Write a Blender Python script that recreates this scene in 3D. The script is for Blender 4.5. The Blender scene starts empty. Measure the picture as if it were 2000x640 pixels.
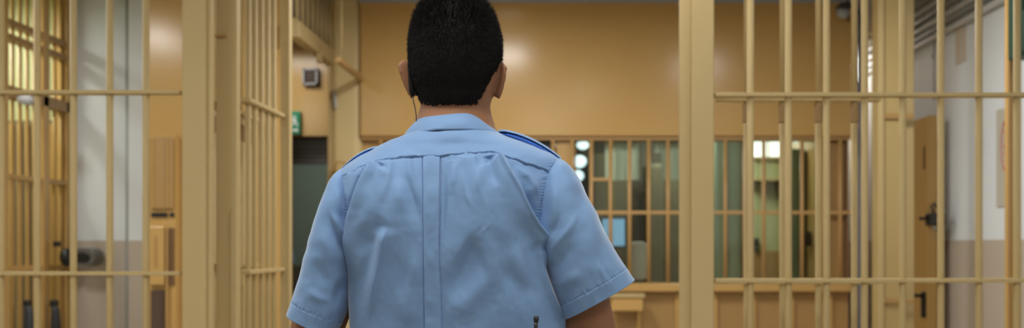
import bpy, bmesh, math, random
import numpy as np
from mathutils import Vector, Matrix
random.seed(7); np.random.seed(7)
SC = bpy.context.scene
COL = SC.collection
PI = math.pi
F, CX, HY, EYE = 2000.0, 1100.0, 478.0, 1.30     # focal length in px, vanishing point, eye height

def X(px, D): return (px-CX)/F*D
def Z(py, D): return EYE+(HY-py)/F*D

# ------------------------------------------------------------------ materials
def lin(c):
    return tuple((v/12.92 if v <= .04045 else ((v+.055)/1.055)**2.4) for v in c)
def srgb(r, g, b): return lin((r/255, g/255, b/255))

def mat(name, rgb, rough=.5, metal=0, spec=.5, var=.06, vscale=3.0, bump=0, bscale=60, emit=None, estr=0, coat=0):
    m = bpy.data.materials.new(name); m.use_nodes = True
    nt = m.node_tree; b = nt.nodes['Principled BSDF']
    b.inputs['Roughness'].default_value = rough
    b.inputs['Metallic'].default_value = metal
    b.inputs['Specular IOR Level'].default_value = spec
    b.inputs['Coat Weight'].default_value = coat
    tc = nt.nodes.new('ShaderNodeTexCoord')
    n = nt.nodes.new('ShaderNodeTexNoise'); n.inputs['Scale'].default_value = vscale; n.inputs['Detail'].default_value = 3
    nt.links.new(tc.outputs['Object'], n.inputs['Vector'])
    mx = nt.nodes.new('ShaderNodeMix'); mx.data_type = 'RGBA'
    mx.inputs[6].default_value = (*[c*(1-var) for c in rgb], 1)
    mx.inputs[7].default_value = (*[min(1, c*(1+var)) for c in rgb], 1)
    nt.links.new(n.outputs['Fac'], mx.inputs[0])
    nt.links.new(mx.outputs[2], b.inputs['Base Color'])
    if bump:
        n2 = nt.nodes.new('ShaderNodeTexNoise'); n2.inputs['Scale'].default_value = bscale
        nt.links.new(tc.outputs['Object'], n2.inputs['Vector'])
        bp = nt.nodes.new('ShaderNodeBump'); bp.inputs['Strength'].default_value = bump; bp.inputs['Distance'].default_value = .002
        nt.links.new(n2.outputs['Fac'], bp.inputs['Height']); nt.links.new(bp.outputs['Normal'], b.inputs['Normal'])
    if emit:
        b.inputs['Emission Color'].default_value = (*emit, 1); b.inputs['Emission Strength'].default_value = estr
    return m

def two_tone(name, top, low, zsplit, rough=.6):
    """painted wall: a different paint below the dado line"""
    m = mat(name, top, rough, bump=.15, bscale=25)
    nt = m.node_tree; b = nt.nodes['Principled BSDF']
    old = b.inputs['Base Color'].links[0].from_socket
    g = nt.nodes.new('ShaderNodeNewGeometry'); s = nt.nodes.new('ShaderNodeSeparateXYZ')
    nt.links.new(g.outputs['Position'], s.inputs[0])
    lt = nt.nodes.new('ShaderNodeMath'); lt.operation = 'LESS_THAN'; lt.inputs[1].default_value = zsplit
    nt.links.new(s.outputs['Z'], lt.inputs[0])
    mx = nt.nodes.new('ShaderNodeMix'); mx.data_type = 'RGBA'
    nt.links.new(lt.outputs[0], mx.inputs[0]); nt.links.new(old, mx.inputs[6]); mx.inputs[7].default_value = (*low, 1)
    nt.links.new(mx.outputs[2], b.inputs['Base Color'])
    return m

CREAM = mat('cream_paint', (.48, .37, .18), .65, spec=.35, var=.03, bump=.05, bscale=40)
OCHRE = mat('ochre_paint', (.54, .345, .125), .20, spec=.28, var=.04, bump=.05, bscale=30)
CREAM_LIT = mat('cream_paint_lit', (.66, .53, .27), .5, var=.03)  # cream lightened, the column's missing light put into its paint
TAN   = mat('tan_panel', (.40, .245, .09), .42, var=.08, vscale=6)
DKTAN = mat('brown_seam', (.16, .085, .035), .5)
WHITE = two_tone('white_wall_paint', (.74, .80, .86), (.50, .44, .37), 1.325)
WHITE2 = mat('white_plaster', (.62, .62, .60), .6, bump=.1)
FLOOR = mat('floor_tile', (.50, .44, .36), .4, var=.15, vscale=8)
CEIL  = mat('ceiling_plaster', (.42, .41, .38), .7)
BLACK = mat('black_plastic', (.012, .012, .013), .4)
IRON  = mat('dark_iron', (.06, .055, .05), .4, metal=.6)
STEEL = mat('grey_steel', (.35, .35, .34), .35, metal=.8)
GREYP = mat('grey_paint', (.33, .34, .35), .45)
PIPEB = mat('pale_blue_paint', (.42, .47, .58), .4)
OLIVE = mat('olive_cabinet', (.12, .105, .07), .5, var=.25, vscale=4)
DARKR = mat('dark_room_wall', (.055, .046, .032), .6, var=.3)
PAPER = mat('paper', (.80, .88, .76), .7, var=.05)
LIMEW = mat('yellow_green_wall', (.44, .46, .25), .6, var=.06)
GREENW = mat('grey_green_wall', (.20, .235, .19), .6)
DGREY = mat('dark_grey_shutter', (.10, .092, .095), .5)
SIGNG = mat('sign_green', (.01, .25, .12), .4)
SIGNW = mat('sign_white', (.75, .78, .74), .4)
REDP  = mat('red_print', (.50, .20, .16), .6)
PEACH = mat('peach_patch', (.58, .52, .44), .7)
GREENP = mat('dark_green_paint', (.012, .05, .03), .5)
LIGHTM = mat('lamp_diffuser', (.9, .9, .9), .4, emit=(1, .96, .88), estr=9)
BULB  = mat('cool_lamp_glass', (.8, .9, .95), .3, emit=(.72, .92, 1), estr=2.2)
SKYW  = mat('bright_window_glass', (.8, .8, .8), .3, emit=(.92, 1, .92), estr=2.2)
SCREEN = mat('screen_glow', (.1, .2, .3), .3, emit=(.28, .55, .85), estr=.75)

def glass_mat():
    m = bpy.data.materials.new('window_glass'); m.use_nodes = True; nt = m.node_tree
    nt.nodes.remove(nt.nodes['Principled BSDF']); out = nt.nodes['Material Output']
    t = nt.nodes.new('ShaderNodeBsdfTransparent'); t.inputs[0].default_value = (.91, .94, .90, 1)
    g = nt.nodes.new('ShaderNodeBsdfGlossy'); g.inputs['Roughness'].default_value = .03
    fr = nt.nodes.new('ShaderNodeFresnel'); fr.inputs[0].default_value = 1.5
    mx = nt.nodes.new('ShaderNodeMixShader')
    nt.links.new(fr.outputs[0], mx.inputs[0]); nt.links.new(t.outputs[0], mx.inputs[1]); nt.links.new(g.outputs[0], mx.inputs[2])
    nt.links.new(mx.outputs[0], out.inputs[0])
    return m
GLASS = glass_mat()

# ------------------------------------------------------------------ mesh builder
class MB:
    def __init__(s): s.v = []; s.f = []
    def add(s, vs, fs):
        o = len(s.v); s.v += [tuple(v) for v in vs]; s.f += [tuple(i+o for i in f) for f in fs]; return s
    def box(s, x0, x1, y0, y1, z0, z1):
        if x0 > x1: x0, x1 = x1, x0
        if y0 > y1: y0, y1 = y1, y0
        if z0 > z1: z0, z1 = z1, z0
        return s.add([(x0,y0,z0),(x1,y0,z0),(x1,y1,z0),(x0,y1,z0),(x0,y0,z1),(x1,y0,z1),(x1,y1,z1),(x0,y1,z1)],
              [(0,3,2,1),(4,5,6,7),(0,1,5,4),(1,2,6,5),(2,3,7,6),(3,0,4,7)])
    def tube(s, pts, r, n=16, cap=True):
        """round tube along points; r is a number or a list"""
        pts = [Vector(p) for p in pts]; k = len(pts)
        rs = r if isinstance(r, (list, tuple)) else [r]*k
        vs = []; fs = []
        up = None
        for i, p in enumerate(pts):
            t = (pts[min(i+1, k-1)]-pts[max(i-1, 0)]).normalized()
            if up is None:
                up = Vector((1, 0, 0)) if abs(t.x) < .9 else Vector((0, 1, 0))
            a = (up - t*up.dot(t)).normalized(); up = a; b = t.cross(a)
            for j in range(n):
                th = 2*PI*j/n
                vs.append(p + (a*math.cos(th)+b*math.sin(th))*rs[i])
        for i in range(k-1):
            for j in range(n):
                j2 = (j+1) % n
                fs.append((i*n+j, i*n+j2, (i+1)*n+j2, (i+1)*n+j))
        if cap:
            fs.append(tuple(range(n-1, -1, -1))); fs.append(tuple((k-1)*n+j for j in range(n)))
        return s.add(vs, fs)
    def prism(s, poly, axis, a0, a1):
        """extrude 2-D polygon along axis 'x','y','z'"""
        n = len(poly)
        def P(u, v, a): return {'x': (a, u, v), 'y': (u, a, v), 'z': (u, v, a)}[axis]
        vs = [P(u, v, a0) for u, v in poly]+[P(u, v, a1) for u, v in poly]
        fs = [tuple(range(n)), tuple(range(2*n-1, n-1, -1))]+[(i, i+n, (i+1) % n+n, (i+1) % n) for i in range(n)]
        return s.add(vs, fs)
    def ball(s, c, r, nu=24, nv=14):
        rx, ry, rz = r if isinstance(r, (list, tuple)) else (r, r, r)
        vs = []; fs = []
        for i in range(nv+1):
            ph = PI*i/nv
            for j in range(nu):
                th = 2*PI*j/nu
                vs.append((c[0]+rx*math.sin(ph)*math.cos(th), c[1]+ry*math.sin(ph)*math.sin(th), c[2]+rz*math.cos(ph)))
        for i in range(nv):
            for j in range(nu):
                j2 = (j+1) % nu
                fs.append((i*nu+j, (i+1)*nu+j, (i+1)*nu+j2, i*nu+j2))
        return s.add(vs, fs)
    def build(s, name, m, parent=None, smooth=False, bevel=0, loc=None, seg=2, autosm=False):
        me = bpy.data.meshes.new(name); me.from_pydata(s.v, [], s.f)
        bm = bmesh.new(); bm.from_mesh(me); bmesh.ops.remove_doubles(bm, verts=bm.verts, dist=1e-6)
        bmesh.ops.recalc_face_normals(bm, faces=bm.faces)
        bm.to_mesh(me); bm.free()
        return link(name, me, m, parent, smooth, bevel, seg)

def link(name, me, m, parent=None, smooth=False, bevel=0, seg=2):
    o = bpy.data.objects.new(name, me); COL.objects.link(o)
    if m: me.materials.append(m)
    if parent:
        o.parent = parent
        o.location = -world_loc(parent)
    if smooth: me.shade_smooth()
    if bevel:
        md = o.modifiers.new('bevel', 'BEVEL'); md.width = bevel; md.segments = seg; md.limit_method = 'ANGLE'; md.angle_limit = .6
    return o

def world_loc(o):
    v = Vector(o.location)
    while o.parent: o = o.parent; v += Vector(o.location)
    return v

def tag(o, label, cat, group=None, kind=None):
    o['label'] = label; o['category'] = cat
    if group: o['group'] = group
    if kind: o['kind'] = kind
    return o

def thing(name, loc, label, cat, group=None):
    o = bpy.data.objects.new(name, None); COL.objects.link(o); o.empty_display_size = .1
    o.location = loc
    return tag(o, label, cat, group)

def struct(name, mb, m, bevel=0):
    o = mb.build(name, m, bevel=bevel); o['kind'] = 'structure'; return o

_rods = {}
def rod(parent, x, y, z0, z1, r, m, name='bar'):
    """a round upright bar; equal bars share one mesh"""
    key = (round(z1-z0, 4), r, m.name)
    if key not in _rods:
        mb = MB().tube([(0, 0, 0), (0, 0, z1-z0)], r, 20)
        me = bpy.data.meshes.new(name); me.from_pydata(mb.v, [], mb.f); me.materials.append(m)
        for p in me.polygons: p.use_smooth = len(p.vertices) == 4
        _rods[key] = me
    o = bpy.data.objects.new(name, _rods[key]); COL.objects.link(o)
    o.parent = parent; o.location = Vector((x, y, z0))-world_loc(parent)
    return o

# ------------------------------------------------------------------ room shell
CH = 2.735
struct('floor', MB().box(-4.2, 2.3, -6.5, 13, -.1, 0), FLOOR)
struct('ceiling', MB().box(-4.2, 2.3, -6.5, 13, CH, CH+.1), CEIL)
struct('wall_right', MB().box(2.08, 2.3, -6.5, 13, 0, CH), WHITE)
struct('wall_left', MB().box(-4.2, -3.9, -6.5, 13, 0, CH), WHITE)
struct('wall_back', MB().box(-3.9, 2.08, -6.5, -6.2, 0, CH), WHITE)
struct('wall_far', MB().box(-3.9, 2.08, 12.6, 13, 0, CH), WHITE)
# white cross wall on the left, with its pilaster
struct('wall_left_bay', MB().box(-2.83, -2.2, 5.8, 5.95, 0, CH), WHITE)
struct('wall_cage_rear', MB().box(-3.9, -2.83, 5.82, 5.95, 0, CH), LIMEW)  # greenish light in the cage painted into this wall's colour
struct('trim_1', MB().box(X(250, 5.68), X(287, 5.68), 5.68, 5.80, 0, CH), WHITE, bevel=.006)
o = MB().tube([(X(246, 5.70), 5.73, .0), (X(246, 5.70), 5.73, CH)], .014, 12).build('drain_pipe', GREYP, smooth=True)
tag(o, 'thin pale grey upright pipe in the corner beside the white pilaster', 'pipe')

# ochre cross wall behind the left partition, and its run up to the opening
struct('wall_ochre', MB().box(X(289, 5.3), -1.45, 5.3, 5.42, 0, CH), OCHRE)
# partition leaving towards the booth, transom bars above a sloping (receding) beam
tr = thing('barred_transom', (-1.37, 5.6, 2.38), 'barred transom panel over the open side doorway, above its sloping beam', 'barred panel')
MB().box(-1.40, -1.34, 5.2, 6.2, 2.355, 2.44).build('beam', CREAM, tr, bevel=.004)
MB().box(-1.40, -1.36, 5.2, 6.2, 2.44, 2.452).build('trim_strip', CREAM, tr)
for k in range(8): rod(tr, -1.37, 5.27+.105*k, 2.45, CH, .009, CREAM)
# clip under the beam
MB().box(-1.355, -1.33, 5.62, 5.66, 2.30, 2.36).build('clip', CREAM, tr)

# big cream column left of the booth
cx0, cx1 = X(645, 6.0), X(706, 6.0)
pil = thing('column', ((cx0+cx1)/2, 6.12, 0), 'broad cream painted column at the left end of the booth front', 'column')
def rounded_rect(x0, x1, y0, y1, r, n=8):
    pts = []
    for (cx, cy, a0) in ((x1-r, y0+r, -PI/2), (x1-r, y1-r, 0), (x0+r, y1-r, PI/2), (x0+r, y0+r, PI)):
        for i in range(n+1):
            a = a0+PI/2*i/n; pts.append((cx+r*math.cos(a), cy+r*math.sin(a)))
    return pts
o = MB().prism(rounded_rect(cx0, cx1, 6.0, 6.22, .045), 'z', 0, CH).build('shaft', CREAM_LIT, pil)
MB().box(cx0-.012, cx0+.010, 6.0, 6.03, 0, CH).build('edge_strip', CREAM, pil, bevel=.003)
MB().box(X(653, 6), X(658, 6), 5.975, 6.0, Z(213, 6), Z(180, 6)).build('pull_handle', STEEL, pil, bevel=.003)
MB().tube([(X(657, 5.97), 5.99, Z(345, 6)), (X(657, 5.97), 5.93, Z(330, 6)), (X(657, 5.9), 5.92, Z(317, 6)), (X(690, 5.9), 5.92, Z(325, 6)), (X(690, 5.97), 6.01, Z(345, 6))], .008, 10).build('bracket', OCHRE, pil, smooth=True)
o = thing('door_track', (-1.18, 5.7, 2.27), 'thin brown rail running toward the column under the ceiling', 'rail')
MB().box(-1.195, -1.165, 5.36, 5.97, 2.255, 2.285).build('track', TAN, o, bevel=.003)
for yy in (5.45,): MB().tube([(-1.18, yy, 2.28), (-1.18, yy, CH)], .006, 8).build('hanger', CREAM, o, smooth=True)

# recess beyond the opening
struct('wall_recess', MB().box(-2.2, X(564, 7.2), 7.2, 7.3, 0, CH).box(X(640, 7.2), -1.185, 7.2, 7.3, 0, CH).box(X(564, 7.2), X(640, 7.2), 7.2, 7.3, Z(265, 7.2), CH), OCHRE)
struct('wall_corridor', MB().box(-3.2, -.9, 9.4, 9.5, 0, CH), GREENW)
struct('baseboard_corridor', MB().box(-3.2, -.9, 9.37, 9.4, 0, Z(518, 9.4)), mat('brown_dado', (.115, .08, .055), .5))
struct('wall_corridor_side', MB().box(-1.30, -1.20, 7.3, 9.4, 0, CH), GREENW)
o = thing('roller_shutter', (X(602, 7.4), 7.4, Z(292, 7.4)), 'dark grey half-lowered shutter in the dark doorway under the exit sign', 'shutter')
MB().box(X(562, 7.36), X(642, 7.36), 7.32, 7.42, Z(268, 7.36), Z(255, 7.36)).build('housing', DGREY, o)
mbs = MB()
for k in range(6): mbs.box(X(562, 7.36), X(642, 7.36), 7.35, 7.37, Z(268+9*k+8, 7.36), Z(268+9*k, 7.36))
mbs.build('curtain', DGREY, o, bevel=.002)
# square dark vent / speaker
o = thing('wall_vent', (X(607, 7.18), 7.18, Z(150, 7.18)), 'small square dark vent on the ochre wall above the exit sign', 'vent')
xa, xb, za, zb = X(592, 7.17), X(621, 7.17), Z(166, 7.17), Z(134, 7.17)
MB().box(xa, xb, 7.15, 7.2, zb-.012, zb).box(xa, xb, 7.15, 7.2, za, za+.012).box(xa, xa+.012, 7.15, 7.2, za, zb).box(xb-.012, xb, 7.15, 7.2, za, zb).build('frame', GREYP, o)
m_ = MB().box(xa, xb, 7.185, 7.199, za, zb)
m_.build('backing', BLACK, o)
m_ = MB()
for k in range(5): m_.box(xa+.015, xb-.015, 7.165, 7.18, za+.018+k*.019, za+.024+k*.019)
m_.build('grille', DKTAN, o)
# green exit sign: white arrow, running figure and door
es = thing('exit_sign', (X(575, 7.17), 7.17, Z(240, 7.17)), 'green exit sign with white symbols above the dark doorway', 'sign')
MB().box(X(558, 7.17), X(587, 7.17), 7.15, 7.2, Z(262, 7.17), Z(218, 7.17)).build('board', SIGNG, es, bevel=.002)
def spx(px): return X(px, 7.148)
def spz(py): return Z(py, 7.148)
mb = MB()
mb.tube([(spx(575), 7.147, spz(228)), (spx(575), 7.149, spz(228))], .009, 14)
mb.prism([(spx(572), spz(231)), (spx(578), spz(231)), (spx(579), spz(239)), (spx(573), spz(239))], 'y', 7.146, 7.15)
mb.prism([(spx(573), spz(239)), (spx(576), spz(239)), (spx(571), spz(246)), (spx(568), spz(246))], 'y', 7.146, 7.15)
mb.prism([(spx(576), spz(239)), (spx(579), spz(239)), (spx(583), spz(245)), (spx(580), spz(246))], 'y', 7.146, 7.15)
mb.prism([(spx(567), spz(236)), (spx(572), spz(231)), (spx(573), spz(233)), (spx(568), spz(238))], 'y', 7.146, 7.15)
mb.build('running_figure', SIGNW, es)
MB().prism([(spx(571), spz(252)), (spx(579), spz(252)), (spx(579), spz(250)), (spx(583), spz(254)), (spx(579), spz(258)), (spx(579), spz(256)), (spx(571), spz(256))], 'y', 7.146, 7.15).build('arrow', SIGNW, es)

# ------------------------------------------------------------------ cabinet set in the ochre wall
cb = thing('wall_cabinet', (X(317, 5.25), 5.25, 0), 'ochre metal cupboard with a black slot, behind the left bars', 'cabinet')
D = 5.24
MB().box(X(291, D), X(343, D), D, 5.3, 0, Z(262, D)).build('body', OCHRE, cb, bevel=.004)
up = MB().box(X(296, D), X(340, D), D-.015, D, Z(408, D), Z(268, D)).build('door', TAN, cb, bevel=.004)
MB().box(X(301, D), X(303, D), D-.022, D-.014, Z(405, D), Z(271, D)).box(X(329, D), X(331, D), D-.022, D-.014, Z(405, D), Z(271, D)).build('moulding', OCHRE, up)
MB().box(X(297, D), X(327, D), D-.012, D+.01, Z(423, D), Z(415, D)).box(X(333, D), X(341, D), D-.012, D+.01, Z(423, D), Z(415, D)).build('slot', BLACK, cb)
lo = MB().box(X(294, D), X(324, D), D-.03, D, Z(556, D), Z(442, D)).build('lower_door', OCHRE, cb, bevel=.004)
MB().box(X(308, D), X(311, D), D-.034, D-.029, Z(520, D), Z(462, D)).build('keyhole_slit', TAN, lo)
MB().box(X(326, D), X(331, D), D-.02, D, Z(640, D), Z(445, D)).build('upright_strip', TAN, cb)
MB().box(X(333, D), X(341, D), D-.012, D, Z(556, D), Z(445, D)).build('side_gap', DKTAN, cb)
MB().box(X(296, D), X(322, D), D-.01, D+.02, .1, Z(566, D)).build('kick_opening', mat('brown_recess', (.09, .055, .04), .6), cb)

# ------------------------------------------------------------------ front partition, left of the opening
BR = .0112
fp = thing('barred_partition', (-1.9, 3.4, 0), 'cream barred partition left of the officer, with two flat cross rails', 'barred partition')
zt = 2.60
for k in range(-3, 5):
    rod(fp, X(2+70.8*k, 3.4), 3.4, .02, zt, BR, CREAM)
for py, nm in ((181, 'cross_rail'), (533.5, 'cross_rail')):
    z = Z(py, 3.4)
    MB().box(X(-260, 3.4), X(356, 3.4), 3.378, 3.422, z-.006, z+.006).build(nm, CREAM, fp, bevel=.0015)
MB().box(X(-260, 3.4), X(356, 3.4), 3.37, 3.43, 0, .03).build('bottom_rail', CREAM, fp)
MB().box(X(-260, 3.4), X(470, 3.4), 3.35, 3.45, zt, zt+.06).build('head_rail', CREAM, fp)
# posts at its right end
ps = thing('gate_post', (X(385, 3.35), 3.38, 0), 'thick cream square steel post at the end of the left bars', 'post')
MB().box(X(355, 3.35), X(401.5, 3.35), 3.35, 3.44, 0, CH).build('shaft', CREAM, ps, bevel=.004)
MB().box(X(402.5, 3.38), X(418, 3.39), 3.365, 3.39, 0, CH).build('stop_strip', CREAM, ps, bevel=.004)
ps = thing('gate_post', (X(448, 3.5), 3.5, 0), 'cream square post between the thick post and the angled side bars', 'post')
MB().box(X(427, 3.5), X(470, 3.51), 3.47, 3.51, 0, CH).build('shaft', CREAM, ps, bevel=.004)
MB().box(X(452, 3.47), X(455.5, 3.47), 3.463, 3.47, 1.0, 1.42).build('cover_plate', CREAM, ps, bevel=.001)
for zz in (Z(208, 3.5), Z(522, 3.5)):
    MB().box(X(417, 3.5), X(427, 3.5), 3.48, 3.51, zz-.014, zz+.014).build('hinge', TAN, ps, bevel=.002)
MB().box(X(418, 3.5), X(449, 3.5), 3.455, 3.47, Z(76, 3.5), Z(73, 3.5)).build('seam_strip', TAN, ps)

# side panel that runs back from the second post
sp = thing('side_bar_panel', (-1.10, 3.75, 0), 'narrow cream panel of upright bars receding behind the two left posts', 'barred panel')
for yy in (3.585, 3.66, 3.74, 3.82, 3.90): rod(sp, -1.103, yy, .02, zt, .0095, CREAM)
for z in (EYE+.502, EYE-.0945):
    MB().box(-1.125, -1.082, 3.545, 3.985, z-.007, z+.007).build('cross_rail', CREAM, sp, bevel=.0015)
MB().box(-1.125, -1.08, 3.545, 3.985, 0, .03).build('bottom_rail', CREAM, sp)
MB().box(-1.13, -1.07, 3.545, 3.985, zt, zt+.06).build('head_rail', CREAM, sp)
ps = thing('gate_post', (-1.08, 4.02, 0), 'slim cream post at the far end of the receding side bars', 'post')
MB().box(X(547, 3.99), X(571, 4.035), 3.99, 4.035, 0, CH).build('shaft', CREAM, ps, bevel=.004)

BRASSY = mat('worn_collar_paint', (.30, .19, .075), .5)
def collar(parent, x, y, z, m=BRASSY):
    MB().tube([(x, y, z-.03), (x, y, z+.03)], .0145, 16).build('collar', m, parent, smooth=False)
# sliding gate parked behind the side panel
sg = thing('sliding_gate', (-1.25, 3.8, 0), 'cream sliding gate parked behind the narrow side bar panel', 'barred gate')
for k in range(6):
    yy = 3.66+.085*k
    rod(sg, -1.235, yy, .04, EYE+.50, .012, CREAM); rod(sg, -1.235, yy, EYE+.50, zt-.02, .0085, CREAM)
    collar(sg, -1.235, yy, EYE+.43)
for z in (EYE+.50, EYE-.08): MB().box(-1.255, -1.215, 3.60, 4.16, z-.006, z+.006).build('cross_rail', CREAM, sg, bevel=.0015)
MB().box(-1.25, -1.22, 3.60, 4.16, 0, .04).build('bottom_rail', CREAM, sg)
MB().box(-1.25, -1.22, 3.60, 4.16, zt-.02, zt+.03).build('head_rail', CREAM, sg)

# ------------------------------------------------------------------ front gate right of the opening
gp = thing('gate_post', (X(1360, 3.2), 3.2, 0), 'thick cream post with a stepped edge right of the officer', 'post')
MB().box(X(1350.5, 3.17), X(1395, 3.17), 3.17, 3.25, 0, CH).build('shaft', CREAM, gp, bevel=.004)
MB().box(X(1328, 3.2), X(1350, 3.2), 3.20, 3.23, 0, CH).build('stop_strip', CREAM, gp, bevel=.004)
rg = thing('barred_partition', (1.1, 3.2, 0), 'cream barred partition right of the officer, nearest the camera', 'barred partition')
for k in range(0, 9): rod(rg, X(1465.5+74.4*k, 3.2), 3.2, .02, zt, .0108, CREAM)
for z in (Z(186, 3.2), Z(547, 3.2)):
    MB().box(X(1395, 3.2), 2.08, 3.178, 3.222, z-.006, z+.006).build('cross_rail', CREAM, rg, bevel=.0015)
MB().box(X(1395, 3.2), 2.08, 3.17, 3.23, 0, .03).build('bottom_rail', CREAM, rg)
MB().box(X(1350, 3.2), 2.08, 3.16, 3.24, zt, zt+.06).build('head_rail', CREAM, rg)
# second gate just behind
r2 = thing('sliding_gate', (1.0, 3.43, 0), 'cream sliding gate standing just behind the right barred partition', 'barred gate')
for k in range(4):
    x = X(1458.5+70*k, 3.43)
    rod(r2, x, 3.43, .04, EYE+.48, .0105, CREAM); rod(r2, x, 3.43, EYE+.48, zt-.02, .0095, CREAM)
    collar(r2, x, 3.43, EYE+.44); 
for z in (Z(195.5, 3.43), Z(551, 3.43)):
    MB().box(X(1396, 3.43), X(1718, 3.43), 3.41, 3.45, z-.005, z+.005).build('cross_rail', CREAM, r2, bevel=.0015)
MB().box(X(1396, 3.43), X(1718, 3.43), 3.41, 3.45, 0, .04).build('bottom_rail', CREAM, r2)
MB().box(X(1396, 3.43), X(1718, 3.43), 3.41, 3.45, zt-.02, zt+.03).build('head_rail', CREAM, r2)

PILM = mat('pillar_paint', (.48, .36, .155), .4)
# tall cream pillar behind, its fittings and two bands of painted shade
pl = thing('pillar', (X(1750, 5), 5.05, 0), 'wide cream fluted steel pillar behind the right bars', 'pillar')
MB().box(X(1717, 5), X(1764, 5), 5.0, 5.12, 0, CH).build('shaft', PILM, pl, bevel=.008)
MB().box(X(1765, 5.03), X(1786, 5.03), 5.03, 5.12, 0, CH).build('door_frame', CREAM, pl, bevel=.006)
MB().box(X(1716, 4.98), X(1727, 4.98), 4.98, 5.0, 0, CH).build('edge_strip', CREAM, pl, bevel=.003)
MB().box(X(1717, 4.99), X(1785, 4.99), 4.985, 5.0, Z(232, 5), Z(222, 5)).build('band', TAN, pl, bevel=.002)  # tan bands laid across the pillar where shadow falls
MB().box(X(1717, 4.99), X(1785, 4.99), 4.985, 5.0, Z(592, 5), Z(583, 5)).build('band', TAN, pl, bevel=.002)
ps = thing('slim_post', (X(1984, 4.2), 4.2, 0), 'slim tan post behind the last bars at the right edge', 'post')
MB().box(X(1972, 4.2), X(1995, 4.2), 4.2, 4.25, 0, CH).build('shaft', OCHRE, ps, bevel=.003)
MB().box(X(1971, 4.18), X(1976, 4.18), 4.185, 4.2, 0, CH).build('edge_strip', TAN, ps, bevel=.002)

# steel door standing along the right wall
dr = thing('steel_door', (1.97, 5.9, 0), 'ochre steel door standing open along the white right wall', 'door')
MB().box(1.95, 2.0, 5.48, 6.35, .01, Z(225, 5.48)).build('leaf', OCHRE, dr, bevel=.003)
MB().box(1.945, 1.951, 5.52, 5.53, Z(330, 5.5), Z(285, 5.5)).build('slot', IRON, dr)
lk = MB().box(1.935, 2.02, 5.40, 5.48, Z(440, 5.44), Z(416, 5.44)).build('lock', IRON, dr, bevel=.006)
MB().tube([(1.955, 5.43, Z(425, 5.43)), (1.90, 5.42, Z(427, 5.43)), (1.885, 5.41, Z(426, 5.43))], .009, 10).build('key', IRON, lk, smooth=True)
MB().tube([(1.965, 5.42, Z(420, 5.43)), (1.95, 5.42, Z(402, 5.43)), (1.96, 5.42, Z(396, 5.43)), (1.975, 5.42, Z(404, 5.43))], .007, 10).build('hasp', IRON, lk, smooth=True)
MB().ball((1.985, 5.41, Z(430, 5.4)), (.022, .02, .026)).build('knob', IRON, lk, smooth=True)
MB().tube([(1.955, 5.40, Z(441, 5.4)), (1.965, 5.40, Z(452, 5.4))], [.008, .004], 10).build('bolt_end', STEEL, lk, smooth=True)
h = MB().box(1.93, 1.95, 5.50, 5.53, Z(620, 5.5), Z(570, 5.5)).build('handle_plate', BLACK, dr, bevel=.003)
MB().tube([(1.94, 5.51, Z(577, 5.5)), (1.90, 5.49, Z(577, 5.5)), (1.87, 5.48, Z(576, 5.5))], .010, 10).build('lever', BLACK, h, smooth=True)

PIPEG = mat('conduit_white', (.48, .49, .48), .45)
# conduits along the right wall
for i, (h_, r) in enumerate(((1.385, .016), (1.335, .012), (1.286, .016), (1.235, .013), (1.190, .010), (1.148, .018))):
    z = EYE+h_
    lab = ['topmost', 'second from the top', 'third from the top', 'fourth from the top', 'fifth from the top', 'lowest and thickest'][i]
    cable = MB().tube([(2.055, 4.15, z), (2.055, 6.9, z)], r, 14).build('conduit', PIPEG if i % 2 else mat('conduit_paint', (.22, .22, .21), .4), smooth=True)
    tag(cable, f'{"grey" if i%2 else "dark"} conduit along the upper right wall, {lab} of the six', 'conduit')
mb = MB()
for k in range(5):
    pts = [(2.02-.004*k+.012*math.sin(2.1*q+k), 6.92+.006*k+.02*math.cos(1.7*q+2*k), 2.70-.11*q) for q in range(0, 17-2*k)]
    mb.tube(pts, .006, 8)
o = mb.build('cable_bundle', mat('cable_grey', (.12, .12, .12), .5), smooth=True)
tag(o, 'tangle of dark cables hanging down the wall between the booth and the wide pillar', 'cables', kind='stuff')
# pale pipe beyond the booth corner
o = MB().tube([(X(1681, 6.3), 6.3, 0), (X(1681, 6.3), 6.3, CH)], .019, 16).build('drain_pipe', PIPEB, smooth=True)
tag(o, 'pale blue-grey upright pipe beside the right end of the booth', 'pipe')
# small pull cord on the wall
o = MB().tube([(2.07, 5.72, Z(85, 5.9)), (2.07, 5.72, Z(205, 5.9))], .0035, 8).ball((2.065, 5.72, Z(108, 5.7)), (.008, .008, .012)).build('pull_cord', GREYP, smooth=True)
tag(o, 'thin grey cord with a toggle hanging on the white right wall', 'cord')
# poster and peach patch
ps = thing('notice_poster', (2.075, 4.83, 1.6), 'narrow pale notice with red print on the right wall', 'poster')
MB().box(2.072, 2.08, 4.72, 4.90, Z(402, 4.8), Z(210, 4.8)).build('sheet', mat('notice_paper', (.50, .48, .42), .7), ps)
mb = MB()
c = (4.79, Z(285, 4.8))
ring = [(c[0]+.05*math.cos(a), c[1]+.12*math.sin(a)) for a in [2*PI*i/24 for i in range(25)]]
mb.tube([(2.07, a, b) for a, b in ring], .004, 6)
for k in range(7):
    zz = Z(245+14*k, 4.8); mb.box(2.069, 2.0725, 4.755, 4.825-.008*(k % 3), zz, zz+.008)
mb.build('red_print', REDP, ps)
o = MB().box(2.076, 2.08, 5.28, 5.42, Z(120, 5.3), Z(38, 5.3)).build('wall_patch', PEACH)
tag(o, 'faint peach rectangular patch high on the white right wall', 'patch')
gb = thing('green_box', (1.88, 4.0, 2.3), 'dark green box at the top right corner of the view', 'box')
MB().box(X(1994, 4.0), 2.08, 4.0, 4.12, Z(108, 4.0), CH).build('case', GREENP, gb, bevel=.006)
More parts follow.
